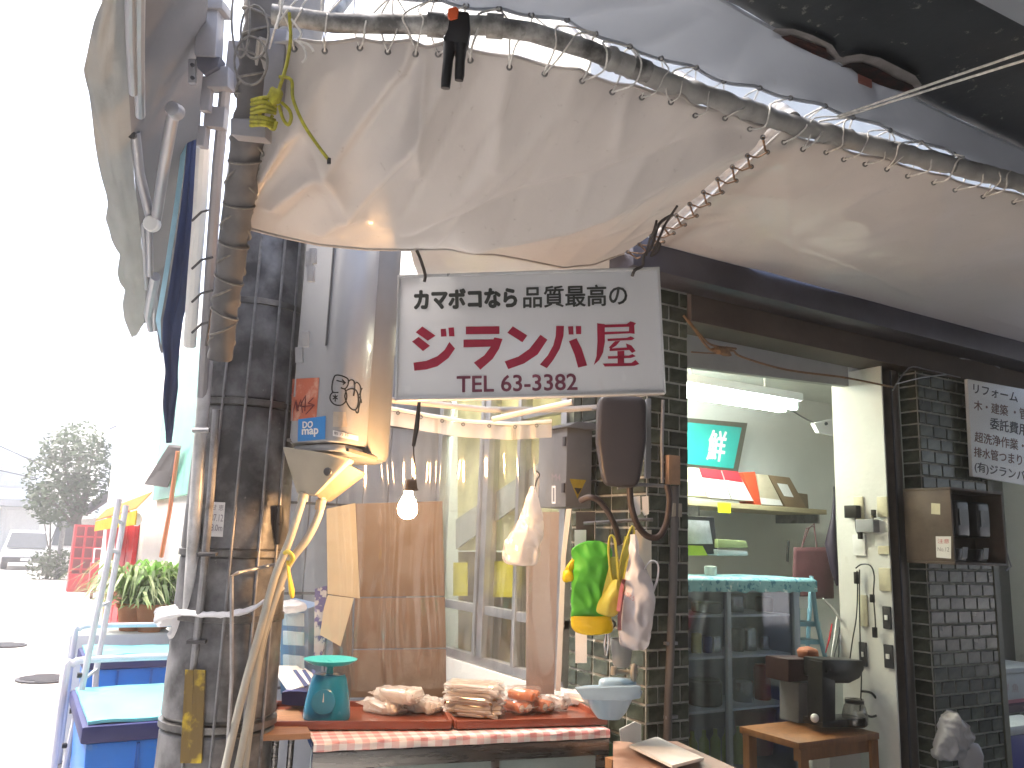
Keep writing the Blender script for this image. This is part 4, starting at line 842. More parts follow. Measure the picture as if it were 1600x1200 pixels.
# blue tied curtain
bc = E_('tied_curtain', D(270, 650, 3.4), 'navy blue curtain hanging in a twisted strip with a pale blue edge', 'curtain')
L_, R_, T_ = [], [], []
for x0, x1, y, d in ((296, 307, 180, 2.9), (288, 303, 260, 2.95), (280, 301, 320, 3.0), (268, 297, 400, 3.05), (258, 292, 460, 3.1), (251, 283, 500, 3.15), (252, 279, 540, 3.2), (259, 277, 580, 3.2), (256, 278, 605, 3.2), (255, 274, 635, 3.2), (260, 270, 670, 3.25), (262, 267, 692, 3.25)):
    L_.append(D(x0, y, d)); R_.append(D(x1, y, d+.06)); T_.append(D(x0-8 if y < 520 else x0, y, d+.03))
b = B().grid([[lerp(along(L_, i/40), along(R_, i/40), j/8)+CF*.02*sin(j*1.6+i*.1) for i in range(41)] for j in range(9)]); b.build('cloth', M('navy_cloth', (.025, .045, .13), .8, 0, .2, 6, .3, 60), bc, ang=180)
B().grid([T_[:7], L_[:7]]).build('pale_edge', M('pale_blue_cloth', (.3, .5, .6), .7, transl=.3), bc)
# brackets and rails between awning and corner post
bk = E_('awning_bracket', D(330, 60, 2.35), 'grey cast awning bracket bolted beside the corner post', 'bracket')
B().obox(D(328, 55, 2.35), ((CR-CU*.05).normalized(), CF, (CU+CR*.05).normalized()), (.03, .03, .07)).build('housing', pm, bk, bevel=.006)
B().obox(D(330, 15, 2.35), (CR, CF, CU), (.045, .04, .014)).build('top_plate', pm, bk, bevel=.004)
B().prism(pp([(306, 88, 2.33), (344, 88, 2.33), (340, 104, 2.33), (318, 116, 2.33), (308, 106, 2.33)]), CF*.05).build('shoe', M('bracket_dark', (.1, .1, .12), .5, .3), bk, bevel=.004)
B().obox(D(345, 125, 2.38), (CR, CF, CU), (.032, .03, .03)).build('block', pm, bk, bevel=.006)
B().obox(D(324, 148, 2.38), (CR, CF, (CU+CR*.1).normalized()), (.014, .014, .05)).build('stem', pm, bk, bevel=.003)
B().obox(D(301, 112, 2.34), (CR, CF, CU), (.01, .008, .034)).build('tab', alg, bk, bevel=.002)
for y in (102, 122): B().lathe(D(301, y, 2.325), [(.006, 0), (.005, .006)], 8, (CR, CU, -CF)).build('bolt', darkgrey, bk)
for (x, y, w_, h_) in ((338, 185, .03, .03), (318, 215, .012, .03), (372, 105, .03, .07)): B().obox(D(x, y, 2.42), ((CR-CU*.1).normalized(), CF, (CU+CR*.1).normalized()), (w_, .02, h_)).build('plate', pm, bk, bevel=.004)
pr = E_('post_rail', D(330, 400, 2.5), 'pair of grey steel uprights tied with wire beside the wrapped post', 'rail')
B().tube(pp([(352, 140, 2.4), (340, 260, 2.5), (330, 400, 2.6), (322, 520, 2.7), (316, 620, 2.75)]), .017, 10).build('upright', pm, pr)
B().tube(pp([(318, 230, 2.6), (312, 330, 2.7), (303, 440, 2.8), (296, 540, 2.9)]), .022, 10).build('upright', whitepaint, pr)
for y in (335, 410, 462, 510): B().tube(pp([(300, y+10, 2.62), (315, y-4, 2.6), (332, y-8, 2.58)]), .004, 6).build('wire', darkgrey, pr)
B().tube(pp([(325, 530, 2.55), (331, 480, 2.5), (322, 540, 2.56)]), .004, 6).build('wire', darkgrey, pr)
# ================================================================== SIGN
n_s = (-_Fh*cos(radians(2))-_R0*sin(radians(2))).normalized(); SP = (D(829, 522, 2.55), n_s)
sg = E_('shop_sign', hit(829, 626, SP), 'white hanging shop sign with black and crimson Japanese lettering', 'sign')
fs = lambda x, y: hit(x, y, SP)
cor = [(622, 431), (1030, 418), (1040, 615), (617, 627)]
B().prism([fs(*c) for c in cor], -n_s*.03).build('board', M('sign_white', (.74, .75, .77), .25, 0, .02, 3, 0, coat=.5, dirt=((.6, .58, .56), 4, .62, .8)), sg, bevel=.002)
cx_, cy_ = 827, 523; inn = [(cx_+(x-cx_)*.983, cy_+(y-cy_)*.955) for x, y in cor]
for k in range(4):
    a, b, c, d = cor[k], cor[(k+1) % 4], inn[(k+1) % 4], inn[k]
    B().prism([fs(*q)+n_s*.001 for q in (a, b, c, d)], n_s*.008).build('frame_edge', M('sign_frame', (.62, .62, .62), .3, .5, .05, 6), sg, bevel=.0015)
zs = lambda l: [(600+x/3.478, 410+y/3.478) for x, y in l]
lettering('カマボコなら', [(648, 454), (806, 450), (807, 479), (648, 483)], fs, inkdark, sg, .06)
lettering('品質最高の', [(818, 448), (979, 444), (980, 477), (818, 481)], fs, inkdark, sg, .022)
lettering('TEL 63-3382', [(714, 588), (901, 584), (902, 609), (714, 613)], fs, inkmaroon, sg, .02)
big = [  # strokes of the shop name
    [(208, 348), (280, 398), (238, 426), (172, 380)], [(188, 405), (250, 453), (212, 482), (152, 430)],
    [(160, 545), (230, 535), (290, 510), (330, 475), (355, 432), (386, 468), (350, 520), (290, 565), (230, 582), (165, 589)],
    [(308, 362), (336, 360), (340, 402), (310, 404)], [(350, 355), (380, 353), (383, 402), (354, 402)],
    [(445, 349), (627, 347), (627, 389), (445, 391)],
    [(432, 420), (595, 418), (600, 408), (644, 416), (625, 470), (590, 525), (524, 583), (488, 545), (545, 505), (580, 458), (432, 462)],
    [(700, 347), (779, 397), (752, 434), (670, 382)],
    [(656, 538), (730, 512), (790, 470), (850, 393), (888, 420), (835, 500), (760, 550), (675, 580)],
    [(936, 345), (978, 345), (975, 400), (955, 470), (920, 530), (885, 575), (847, 555), (890, 505), (920, 450), (933, 400)],
    [(1000, 348), (1028, 347), (1030, 392), (1004, 392)], [(1042, 346), (1071, 346), (1071, 390), (1044, 390)],
    [(1005, 428), (1046, 412), (1075, 470), (1104, 560), (1055, 572), (1035, 500)],
    # 屋
    [(1158, 330), (1200, 336), (1200, 430), (1190, 490), (1170, 530), (1140, 558), (1155, 510), (1160, 430)],
    [(1200, 338), (1318, 335), (1340, 320), (1370, 330), (1360, 342), (1362, 388), (1330, 385), (1332, 350), (1200, 354)],
    [(1200, 378), (1332, 374), (1332, 386), (1200, 392)], [(1214, 415), (1320, 410), (1340, 402), (1362, 412), (1348, 422), (1216, 428)],
    [(1255, 428), (1284, 426), (1262, 452), (1232, 470), (1222, 462)], [(1226, 468), (1330, 462), (1345, 475), (1300, 478), (1226, 482)],
    [(1315, 440), (1345, 452), (1368, 482), (1348, 492), (1320, 462)],
    [(1268, 482), (1306, 480), (1304, 550), (1270, 552)], [(1216, 510), (1330, 506), (1350, 498), (1368, 510), (1340, 520), (1218, 524)],
    [(1188, 550), (1345, 546), (1366, 530), (1388, 552), (1360, 562), (1200, 566)]]
poly_px([zs(l) for l in big], fs, inkred, sg, 'lettering')
# wires
wm_ = M('wire_dark', (.06, .05, .045), .6)
for nm2, l, lab in (('hanger_wire', [(645, 380, 2.58), (655, 400, 2.56), (664, 428, 2.545), (663, 440, 2.54)], 'short dark strap holding up the sign corner near the cabinets'), ('hanger_wire', [(1052, 335, 2.5), (1030, 350, 2.52), (1018, 385, 2.53), (1006, 400, 2.54), (1004, 415, 2.545), (992, 422, 2.52), (988, 431, 2.53)], 'dark wire hooking the sign corner to the tarp seam')):
    o = B().tube(pp(smooth_px(l, 5)), .005, 8).build(nm2, wm_); tag(o, lab, 'wire', 'wires holding the shop sign')
sw = E_('twisted_wire', D(1025, 360, 2.5), 'dark twisted wire knot hanging at the tarp seam', 'wire')
for l in ([(1026, 345, 2.5), (1022, 360, 2.48), (1014, 380, 2.5), (1010, 400, 2.5)], [(1058, 322, 2.45), (1040, 350, 2.5), (1030, 372, 2.5), (1018, 398, 2.5)], [(1030, 378, 2.5), (1024, 390, 2.5), (1017, 400, 2.5), (1026, 395, 2.5), (1032, 380, 2.5)]): B().tube(pp(smooth_px(l, 5)), .004, 6).build('strand', wm_, sw)
# ================================================================== BULB
bu = E_('light_bulb', D(637, 800, 2.72), 'bare glowing light bulb hanging on a wire in front of the curtain', 'light bulb')
B().tube(pp([(655, 560, 2.71), (655, 628, 2.71), (651, 668, 2.715), (646, 697, 2.72)]), [.004, .0055, .0085, .006], 10).build('cord_cover', black, bu)
B().tube(pp(smooth_px([(646, 697, 2.72), (647, 715, 2.72), (649, 735, 2.72), (644, 750, 2.72)], 5)), .0022, 6).build('cord', black, bu)
bx = (CR, -CF, CU); bc_ = D(643, 762, 2.72)
B().lathe(bc_, [(.013, .028), (.017, .024), (.019, 0), (.022, -.006), (.024, -.008)], 18, bx).build('socket', M('socket_brown', (.08, .05, .035), .5), bu)
tilt = (CU+CR*.06).normalized(); bx = (tilt.cross(CF).normalized()*-1, CF, tilt)
B().lathe(D(637, 792, 2.72), [(.013, .052), (.014, .04), (.022, .025), (.03, .008), (.0325, -.008), (.03, -.022), (.02, -.034), (.008, -.039), (.001, -.04)], 24, bx).build('glass_bulb', emission('bulb_glow', (1, .55, .23), BULB_E), bu)
# ================================================================== PLASTIC CURTAIN
pc = E_('plastic_curtain', D(660, 980, 3.3), 'clear pleated plastic curtain hanging around the stall', 'curtain')
top = pp([(448, 628, 3.15), (520, 634, 3.2), (600, 642, 3.25), (665, 654, 3.28), (725, 664, 3.3), (800, 668, 3.3), (862, 664, 3.28)])
bot = pp([(448, 1080, 3.15), (520, 1080, 3.2), (600, 1078, 3.25), (665, 1076, 3.28), (725, 1072, 3.3), (800, 1072, 3.3), (862, 1070, 3.28)])
def pleat(u, v):
    a = .008*sin(u*64+2.5*noise.noise(V((u*9, 0, 0)))*3)+.008*sin(u*41+v*1.2)+.014*noise.noise(V((u*14, v*1.1, 2)))
    return a*(.45+.55*v)+.001*noise.noise(V((u*30, v*3, 5)))
rowsc = [[lerp(along(top, i/260), along(bot, i/260), j/40)+_Fh*pleat(i/260, j/40)+_R0*.01*sin(j*.2+i*.05) for i in range(261)] for j in range(41)]
B().grid(rowsc).build('film', clearfilm, pc, ang=180)
hemrows = [[lerp(along(top, i/260), along(bot, i/260), j*.013-.004)+_Fh*(pleat(i/260, 0)-.004) for i in range(261)] for j in range(5)]
B().grid(hemrows).build('top_hem', film('hem_film', (.8, .8, .8), .3, .05, 1.4, milk=.75, milkcol=(.7, .68, .66)), pc, ang=180)
for k in range(11):
    c = along(top, (k+.3)/11)+_Fh*(-.012); bb = B(); ring(bb, c, CR, CU, .006, .002); bb.build('curtain_ring', eye, pc)
cr = B().tube([p+V((0, 0, .015)) for p in top], .008, 10).build('curtain_rail', whitepaint); tag(cr, 'white curtain rail along the top of the plastic curtain', 'rail')
t1 = B().tube(pp([(610, 625, 3.1), (760, 640, 3.2), (880, 640, 3.25), (1000, 632, 3.3)]), .012, 10).build('awning_tube', M('tube_ivory', (.45, .44, .42), .5, .1), None); tag(t1, 'long pale tube running under the sign toward the tiled corner', 'tube')
t2 = B().tube(pp([(770, 655, 3.15), (895, 628, 3.0)]), .011, 10).build('stay_tube', MATS['tube_ivory'], None); tag(t2, 'short slanting tube end above the grey switch box', 'tube')
# white edge strip of the window door
we = B().prism(pp([(885, 795, 3.25), (893, 795, 3.25), (884, 870, 3.25), (881, 960, 3.25), (876, 1080, 3.25), (868, 1080, 3.25), (873, 960, 3.25), (877, 870, 3.25)]), _Fh*.01).build('edge_strip', whitepaint); tag(we, 'bent white plastic edge strip beside the tiled corner', 'strip')
gpn = B().prism(pp([(822, 800, 3.36), (874, 800, 3.34), (866, 1085, 3.34), (822, 1085, 3.36)]), _Fh*.006).build('door_leaf', M('door_panel_grey', (.32, .28, .27), .4, 0, .08, 3)); tag(gpn, 'grey brown door panel beside the white edge strip', 'panel')
bs_ = B().prism([oX(x, y, 2.205) for x, y in ((712, 812), (888, 692), (888, 735), (712, 858))], V((.01, 0, 0))).build('diagonal_beam', M('beam_greige', (.42, .4, .36), .7)); tag(bs_, 'grey diagonal beam seen through the plastic curtain', 'beam')
ca_b = B().prism([oX(715, 560, 2.23), oX(888, 560, 2.23), oX(888, 860, 2.23), oX(715, 860, 2.23)], (.01, 0, 0)).build('cream_blind', M('cream_blind', (.7, .64, .44), .7, transl=.5)); tag(ca_b, 'cream blind behind the upper window panes', 'blind')
dp = B().prism([oX(716, 862, 2.26), oX(888, 864, 2.26), oX(888, 1100, 2.26), oX(716, 1100, 2.26)], (.02, 0, 0)).build('storage_panel', M('tan_panel', (.42, .33, .18), .7, 0, .25, 2, transl=.3)); tag(dp, 'tan board stored behind the lower window panes', 'board')
# cardboard sheet, cream hanging sheet
cbd = E_('cardboard_sheet', D(625, 1080, 3.6), 'tall folded brown cardboard leaning behind the plastic curtain', 'cardboard')
for q in ([(553, 787, 3.6), (691, 783, 3.6), (695, 931, 3.55), (554, 933, 3.55)], [(554, 935, 3.55), (695, 933, 3.55), (697, 1012, 3.53), (552, 1014, 3.53)], [(552, 1016, 3.53), (697, 1014, 3.53), (697, 1090, 3.5), (548, 1090, 3.5)]):
    B().prism(pp(q), _Fh*.006).build('panel', cardboard, cbd, bevel=.0015)
B().prism(pp([(520, 800, 3.62), (551, 790, 3.61), (550, 1090, 3.52), (520, 1090, 3.7)]), _Fh*.006).build('side_flap', cardboard, cbd)
cs2 = E_('hanging_card', D(540, 1000, 3.45), 'cream card hanging at an angle before the cardboard', 'card')
cream = M('cream_card', (.7, .6, .42), .7, 0, .04, 5)
B().prism(pp([(510, 795, 3.5), (555, 786, 3.48), (562, 935, 3.45), (512, 928, 3.47)]), _Fh*.004).build('upper_leaf', cream, cs2)
B().prism(pp([(512, 930, 3.46), (553, 935, 3.44), (532, 1010, 3.42), (500, 992, 3.44), (506, 950, 3.45)]), _Fh*.004).build('lower_leaf', cream, cs2)
bt_ = B().prism(pp([(492, 920, 3.48), (510, 915, 3.48), (508, 1000, 3.47), (500, 1040, 3.47), (490, 1040, 3.47)]), _Fh*.03).build('blue_label_bag', M('label_blue_white', (.6, .62, .7), .5, 0, .1, 20, 0, col2=(.08, .07, .3), thr=(.52, .55))); tag(bt_, 'white bag with violet print hanging beside the cream card', 'bag')
# shelf rack with clear drawers
dr = E_('drawer_rack', D(455, 1085, 3.5), 'small blue-grey drawer rack with clear bags behind the scale', 'drawer rack')
B().prism(pp([(438, 940, 3.55), (482, 950, 3.5), (482, 1085, 3.5), (438, 1085, 3.55)]), _Fh*.25).build('body', M('rack_blue', (.12, .2, .34), .5), dr, bevel=.006)
for k, y in enumerate((955, 985, 1022)):
    B().prism(pp([(443, y, 3.5), (476, y+3, 3.47), (476, y+24, 3.47), (443, y+22, 3.5)]), -_Fh*.012).build('drawer', M('drawer_clear', (.42, .5, .56), .2, 0, .15, 8, .3, 20), dr, bevel=.004)
lb2 = B(); lb2.lump(D(455, 948, 3.45), (CR, CF, CU), (.055, .05, .02), .6, 16, .35, 22); tag(lb2.build('folded_bag_stack', bagfilm), 'clear plastic bags piled on top of the drawer rack', 'bag')
wbx = E_('white_box', D(465, 1090, 3.2), 'white and navy cardboard carton behind the turquoise scale', 'carton')
B().prism(pp([(428, 1040, 3.3), (470, 1040, 3.5), (505, 1062, 3.4), (455, 1078, 3.15)]), V((0, 0, -.02))).build('lid', paperw, wbx)
B().prism(pp([(440, 1082, 3.12), (452, 1080, 3.12), (505, 1082, 3.25), (505, 1105, 3.25), (452, 1102, 3.12), (440, 1100, 3.12)]), _Fh*.15).build('body', navy, wbx)
for k in range(3): B().prism(pp([(458+k*14, 1048, 3.29-.0*k), (463+k*14, 1048, 3.29), (482+k*12, 1072, 3.18), (476+k*12, 1074, 3.17)]), V((0, 0, .004))).build('stripe', navy, wbx)
# blue jug shapes by the pole
jb = E_('water_container', D(452, 940, 3.7), 'clear blue water container behind the conduits', 'container')
B().lathe(D(458, 985, 3.75), [(.05, -.09), (.06, -.08), (.06, .0), (.055, .05), (.03, .07), (.02, .08)], 18).build('body', M('jug_blue', (.25, .42, .55), .15, 0, .1, 8), jb)
# ================================================================== COUNTER
U = V((.983, -.185, 0)).normalized(); Nn = V((.185, .983, 0)).normalized()   # along the front edge, away from us
O = oZ(490, 1150, .85)
Lc = (oZ(957, 1134, .85)-O).dot(U)
def cq(u, n, z): return V((O.x, O.y, 0))+U*u+Nn*n+V((0, 0, z))
ct = E_('display_counter', cq(Lc/2, .22, 0), 'stainless steel display counter with glass front', 'counter')
def cbox(u0, u1, n0, n1, z0, z1): return B().hexa([cq(u0, n0, z0), cq(u1, n0, z0), cq(u1, n1, z0), cq(u0, n1, z0)], [cq(u0, n0, z1), cq(u1, n0, z1), cq(u1, n1, z1), cq(u0, n1, z1)])
cbox(0, Lc, 0, .5, .8, .826).build('top', stainless, ct, bevel=.003)
cbox(0, Lc, -.012, .02, .745, .799).build('apron', stainless, ct, bevel=.003)
for u0 in (0, .18, .62, Lc-.05):
    cbox(u0, u0+(.05 if u0 in (0, Lc-.05) else .03), -.006, .03, .05, .744).build('post', stainless, ct, bevel=.003)
cbox(.05, Lc-.05, .0, .006, .1, .742).build('glass_front', M('frosted_glass', (.3, .36, .34), .15, 0, .1, 3), ct)
cbox(0, Lc, .03, .5, .05, .1).build('base', stainless, ct)
cbox(0.06, Lc-.06, .2, .5, .1, .74).build('inner_liner', M('liner', (.35, .4, .38), .5), ct)
cbox(Lc+.002, Lc+.02, .0, .48, .05, .78).build('side_panel', M('green_panel', (.03, .14, .08), .5), ct)
gc = E_('gingham_cloth', cq(Lc/2, .2, .83), 'pink and white gingham cloth on the counter under the tray', 'tablecloth')
gm = gingham('gingham_print', (.72, .68, .66), (.62, .27, .27), .05)
rg = []
for j in range(16):
    row = []
    for i in range(101):
        u = i/100*Lc; w = .004*sin(i*.5)+.003*noise.noise(V((i*.2, j*.3, 0)))
        if j < 5: row.append(cq(u, -.016-.002-w, .832-.028*(1-j/5)))
        else: row.append(cq(u, -.012+(j-5)*.045, .8325))
    rg.append(row)
B().grid(rg).build('cloth', gm, gc, ang=60, solid=.0015)
# lower cabinet/legs left of counter
lt2 = E_('folding_table', cq(-.1, .2, 0), 'brown topped folding table with steel legs behind the pole', 'table')
for u0 in (-.17, -.11, -.06): B().tube([cq(u0, .1, 0), cq(u0, .1, .83)], .011, 10).build('leg', stainless if u0 > -.15 else woodpale, lt2)
cbox(-.22, -.005, .04, .45, .832, .85).build('top', wood, lt2)
# trays
traym = M('brown_tray', (.2, .05, .025), .3, 0, .15, 6, .1, 20, coat=.3)
def tray(px0, px1, yf0, yf1, z, dep, label):
    a = oZ(px0, yf0, z); b = oZ(px1, yf1, z); u = (b-a).normalized(); n = V((-u.y, u.x, 0)); L0 = (b-a).length; r = E_('serving_tray', (a+b)/2+n*dep/2, label, 'tray', 'brown trays on the counter')
    q = lambda s, t, h: a+u*s+n*t+V((0, 0, h))
    bb = lambda s0, s1, t0, t1, h0, h1: B().hexa([q(s0, t0, h0), q(s1, t0, h0), q(s1, t1, h0), q(s0, t1, h0)], [q(s0, t0, h1), q(s1, t0, h1), q(s1, t1, h1), q(s0, t1, h1)])
    bb(.0, L0, 0, dep, 0, .006).build('base', traym, r)
    for s0, s1, t0, t1 in ((0, L0, -.008, .004), (0, L0, dep-.004, dep+.008)): bb(s0, s1, t0, t1, -.002, .026).build('rim', traym, r, bevel=.003)
    for s0 in (-.006, L0-.006): bb(s0, s0+.012, .005, dep-.005, -.002, .026).build('rim', traym, r, bevel=.003)
    return r
tray(415, 704, 1139, 1138, .84, .36, 'brown tray holding the scale and the pale fish cake rolls')
tray(713, 948, 1138, 1131, .84, .36, 'brown tray holding flat fish cakes and red rolls beside the basin')
TZ = .85
# scale
sc0 = oZ(510, 1122, TZ); ks = (sc0-CAM).dot(CF)/FPX
scl = E_('kitchen_scale', sc0, 'turquoise plastic kitchen scale with a shallow round pan', 'scale')
tq = M('scale_turquoise', (.01, .2, .36), .25, 0, .08, 8, .05, 20, coat=.4); tq2 = M('scale_pan', (.03, .42, .42), .3, 0, .05, 8, .05)
h1 = 66*ks; fx = (_R0, _Fh, _Z)
B().lathe(sc0, [(36*ks, 0), (37*ks, .008), (36*ks, .03), (33*ks, h1*.55), (27*ks, h1*.92), (24*ks, h1), (10*ks, h1+.003)], 28, fx, sy=.85).build('body', tq, scl)
B().lathe(sc0+V((0, 0, h1+.003)), [(6*ks, 0), (5*ks, 8*ks), (8*ks, 12*ks)], 14, fx).build('neck', tq2, scl)
B().lathe(sc0+V((0, 0, h1+.003+12*ks)), [(10*ks, 0), (30*ks, 2*ks), (41*ks, 8*ks), (42*ks, 9.5*ks), (40*ks, 9.5*ks), (30*ks, 4*ks), (5*ks, 2.5*ks)], 32, fx).build('pan', tq2, scl)
B().lathe(sc0+V((0, 0, h1*.45))-_Fh*.073, [(19*ks, -.002), (19*ks, .004), (18*ks, .006)], 28, (_R0, _Z, -_Fh)).build('dial', tq, scl)
B().prism([sc0+V((0, 0, h1*.45))-_Fh*.0795+_R0*a+_Z*b_2 for a, b_2 in ((-.002, 0), (.002, 0), (.0005, .03), (-.0005, .03))], -_Fh*.001).build('pointer', labelwhite, scl)
# fish cake packages
pkfilm = film('package_film', (.93, .92, .9), .14, .08, 1.45, milk=.62, milkcol=(.92, .88, .84))
pale = M('fishcake_pale', (.85, .78, .72), .6, 0, .1, 20, .2, 60, dirt=((.5, .3, .16), 12, .55, .75)); tan = M('fishcake_tan', (.45, .27, .12), .6, 0, .2, 25, .3, 80); redf = M('fishcake_red', (.6, .17, .05), .5, 0, .25, 15, .2, 60); whitef = M('fishcake_white', (.72, .66, .6), .6, 0, .05, 10)
pkclear = film('package_film_clear', (.95, .93, .9), .12, .1, 1.45, milk=.15, milkcol=(.85, .75, .7))
def roll_pack(x, y, ang, ln, n, mat, label, z=TZ, endm=whitef, grp='packs of fish cake rolls on the trays'):
    c = oZ(x, y, z); d = (_R0*cos(ang)+_Fh*sin(ang)); s = d.cross(_Z); r = E_('fish_cake_pack', c, label, 'food pack', grp)
    for k in range(n):
        off = s*((k-(n-1)/2)*.037) ; p = c+off+V((0, 0, .021)); B().tube([p-d*ln, p-d*ln*.9, p, p+d*ln*.9, p+d*ln], [.014, .0185, .019, .0185, .015], 12).build('roll', mat, r)
        B().lathe(p+d*(ln+.001), [(.0135, 0), (.006, .002)], 12, (s, _Z, d)).build('roll_end', endm, r)
    w = B(); w.lump(c+V((0, 0, .0245)), (d, s, _Z), (ln*1.13, n*.02+.008, .0265), .45, 34, .3, 40, x); w.build('wrapper', pkfilm if mat is not redf else pkclear, r, smooth=False)
    for sg2 in (-1, 1):
        b = B(); e = c+d*sg2*ln*1.08+V((0, 0, .018)); W_ = n*.016
        b.grid([[e+s*(-W_+2*W_*i/10)*(1+.2*j)+d*sg2*.01*j+V((0, 0, .004*j+.008*noise.noise(V((i*.9, j, x))))) for i in range(11)] for j in range(4)]); b.build('crimped_end', pkfilm, r, ang=180)
roll_pack(600, 1112, -.5, .066, 2, pale, 'clear pack of pale fish cake rolls next to the scale')
roll_pack(640, 1108, -.45, .062, 2, pale, 'clear pack of pale rolls in the middle of the pale row')
roll_pack(622, 1096, -.4, .07, 2, pale, 'pack of pale rolls lying on top of the pale row', z=TZ+.042)
roll_pack(668, 1112, -.6, .045, 2, pale, 'pack of pale rolls with crinkled foil ends beside the flat cakes')
roll_pack(808, 1112, -.9, .05, 2, redf, 'reddish fish cake rolls with white ends by the flat cakes')
roll_pack(842, 1110, -.8, .05, 2, redf, 'reddish fish cake rolls in the middle of their tray')
roll_pack(818, 1094, -.5, .055, 2, redf, 'glossy orange rolls on top of the reddish packs', z=TZ+.042, endm=redf)
roll_pack(872, 1108, -.75, .04, 1, M('fishcake_brown', (.3, .15, .1), .5), 'single brown roll pack beside the long pale pack')
roll_pack(900, 1098, -.45, .075, 1, whitef, 'long pale roll in shiny wrapper pointing at the blue basin', z=TZ+.01)
for k in range(8):
    z = TZ+.001+k*.0145; c = oZ(738+random.uniform(-4, 4)+(1-k/8)*4, 1116, TZ); c.z = z; a = -.15+random.uniform(-.12, .12); d = _R0*cos(a)+_Fh*sin(a); s = d.cross(_Z)
    r = E_('flat_fish_cake_pack', c, 'flat tan fish cake pack, '+('lowest of its stack', 'second from the bottom of its stack', 'third from the bottom of its stack', 'fourth from the bottom of its stack', 'fourth from the top of its stack', 'third from the top of its stack', 'just under the topmost of its stack', 'topmost of its stack')[k], 'food pack', 'stacked flat fish cake packs')
    b = B(); b.lump(c+V((0, 0, .006)), (d, s, _Z), (.09, .058, .0065), .35, 26, .12, 40, k); b.build('cakes', tan, r)
    b = B(); b.lump(c+V((0, 0, .0062)), (d, s, _Z), (.102, .066, .0085), .35, 34, .3, 50, k+9); b.build('wrapper', pkfilm, r, smooth=False)
    b = B(); b.grid([[c+V((0, 0, .006))-d*(.09+.012*j)+s*(-.05+.01*i)+V((0, 0, .007*noise.noise(V((i*.8, j*.9, k))))) for i in range(11)] for j in range(3)]); b.build('crimped_end', pkfilm, r, ang=180)
# ================================================================== THINGS ON THE CORNER PILLAR
gbox = M('switch_box_grey', (.17, .175, .185), .5, .2, .12, 6, .15, 50, dirt=((.3, .28, .25), 14, .62, .75))
eb = E_('switch_box', oX(885, 795, 1.98), 'grey steel switch box with yellow warning triangle on the tiled corner', 'switch box')
kx, ky = 1.98, oX(885, 725, 1.98).y; ky2 = oX(841, 725, kx).y; kx2 = oY(925, 725, ky).x
z0_, z1_ = oX(885, 792, kx).z, oX(885, 668, kx).z
B().box(kx, kx2, ky, ky2, z0_, z1_).build('case', gbox, eb, bevel=.006)
B().hexa([(kx-.02, ky-.02, z1_), (kx2+.012, ky-.02, z1_), (kx2+.012, ky2+.02, z1_), (kx-.02, ky2+.02, z1_)], [(kx+.05, ky-.015, z1_+.03), (kx2+.012, ky-.015, z1_+.03), (kx2+.012, ky2, z1_+.03), (kx+.05, ky2, z1_+.03)]).build('rain_hood', gbox, eb, bevel=.003)
for z in (z0_+.08, z1_-.06): B().box(kx-.008, kx-.001, ky+.004, ky+.022, z-.02, z+.02).build('hinge', darkgrey, eb)
fX = lambda x, y: oX(x, y, kx-.001); fY = lambda x, y: oY(x, y, ky-.001)
poly_px([[(862, 759), (868, 759), (868, 787), (862, 787)]], fX, labelwhite, eb, 'window_strip', .001); poly_px([[(863.5, 762), (866.5, 762), (866.5, 784), (863.5, 784)]], fX, gbox, eb, 'window_slot', .002)
lettering('M4', [(862, 740), (876, 741), (876, 751), (862, 750)], fX, MATS['ink_grey'], eb, .02)
poly_px([[(890, 748), (916, 750), (902, 779)]], fY, M('warning_yellow', (.36, .27, .03), .5, 0, .15, 30), eb, 'warning_triangle', .001)
poly_px([[(897, 762), (909, 763), (903, 773)]], fY, inkblack, eb, 'warning_mark', .002)
# black water heater shape
wh = E_('meter_hood', oX(975, 760, 2.02), 'smooth dark rounded cover mounted on the green tiles', 'cover')
hb = B(); hc = D(970, 690, 3.05); hb.lump(hc, (_R0, _Fh, _Z), (.09, .05, .165), .25, 34, .02, 6)
for v in hb.v:
    k = max(0, (hc.z-.02-v.z)/.15); v.x = hc.x+(v.x-hc.x)*(1-.32*k); v.y = hc.y+(v.y-hc.y)*(1-.3*k)
hb.build('shell', M('hood_dark', (.03, .028, .034), .45, 0, .15, 4, .05), wh)
B().obox(D(1012, 685, 3.12), (_R0, _Fh, _Z), (.01, .02, .15)).build('back_rail', gbox, wh, bevel=.003)
B().tube(pp([(925, 640, 3.1), (975, 628, 3.12), (1012, 632, 3.14), (1016, 700, 3.15)]), .005, 8).build('bracket', steel, wh)
ho = E_('black_hose', D(970, 800, 3.05), 'black flexible hose looping below the dark cover', 'hose')
hs_ = M('hose_dark', (.045, .032, .03), .5, 0, .2, 10, .2, 60)
B().tube(pp(smooth_px([(908, 782, 3.05), (920, 777, 3.02), (935, 782, 3.02), (950, 800, 3.03), (962, 825, 3.05), (968, 850, 3.06)])), [.011]*26, 12).build('hose', hs_, ho)
B().tube(pp(smooth_px([(984, 760, 3.05), (986, 790, 3.04), (996, 820, 3.03), (1012, 838, 3.03), (1030, 838, 3.03), (1042, 815, 3.04), (1046, 780, 3.05), (1042, 758, 3.06)])), [.012]*36, 12).build('hose', hs_, ho)
tb = B().tube(pp([(912, 818, 3.1), (960, 815, 3.1), (1000, 812, 3.12), (1020, 812, 3.12)]), .007, 10).build('towel_bar', steel); tag(tb, 'grey bar fixed across the tiles above the hanging bags', 'bar')
b9 = B().tube(pp([(965, 762, 3.05), (1000, 757, 3.06), (1045, 760, 3.08)]), .007, 10).build('hook_bar', gbox); tag(b9, 'dark bar under the rounded cover carrying hooks', 'bar')
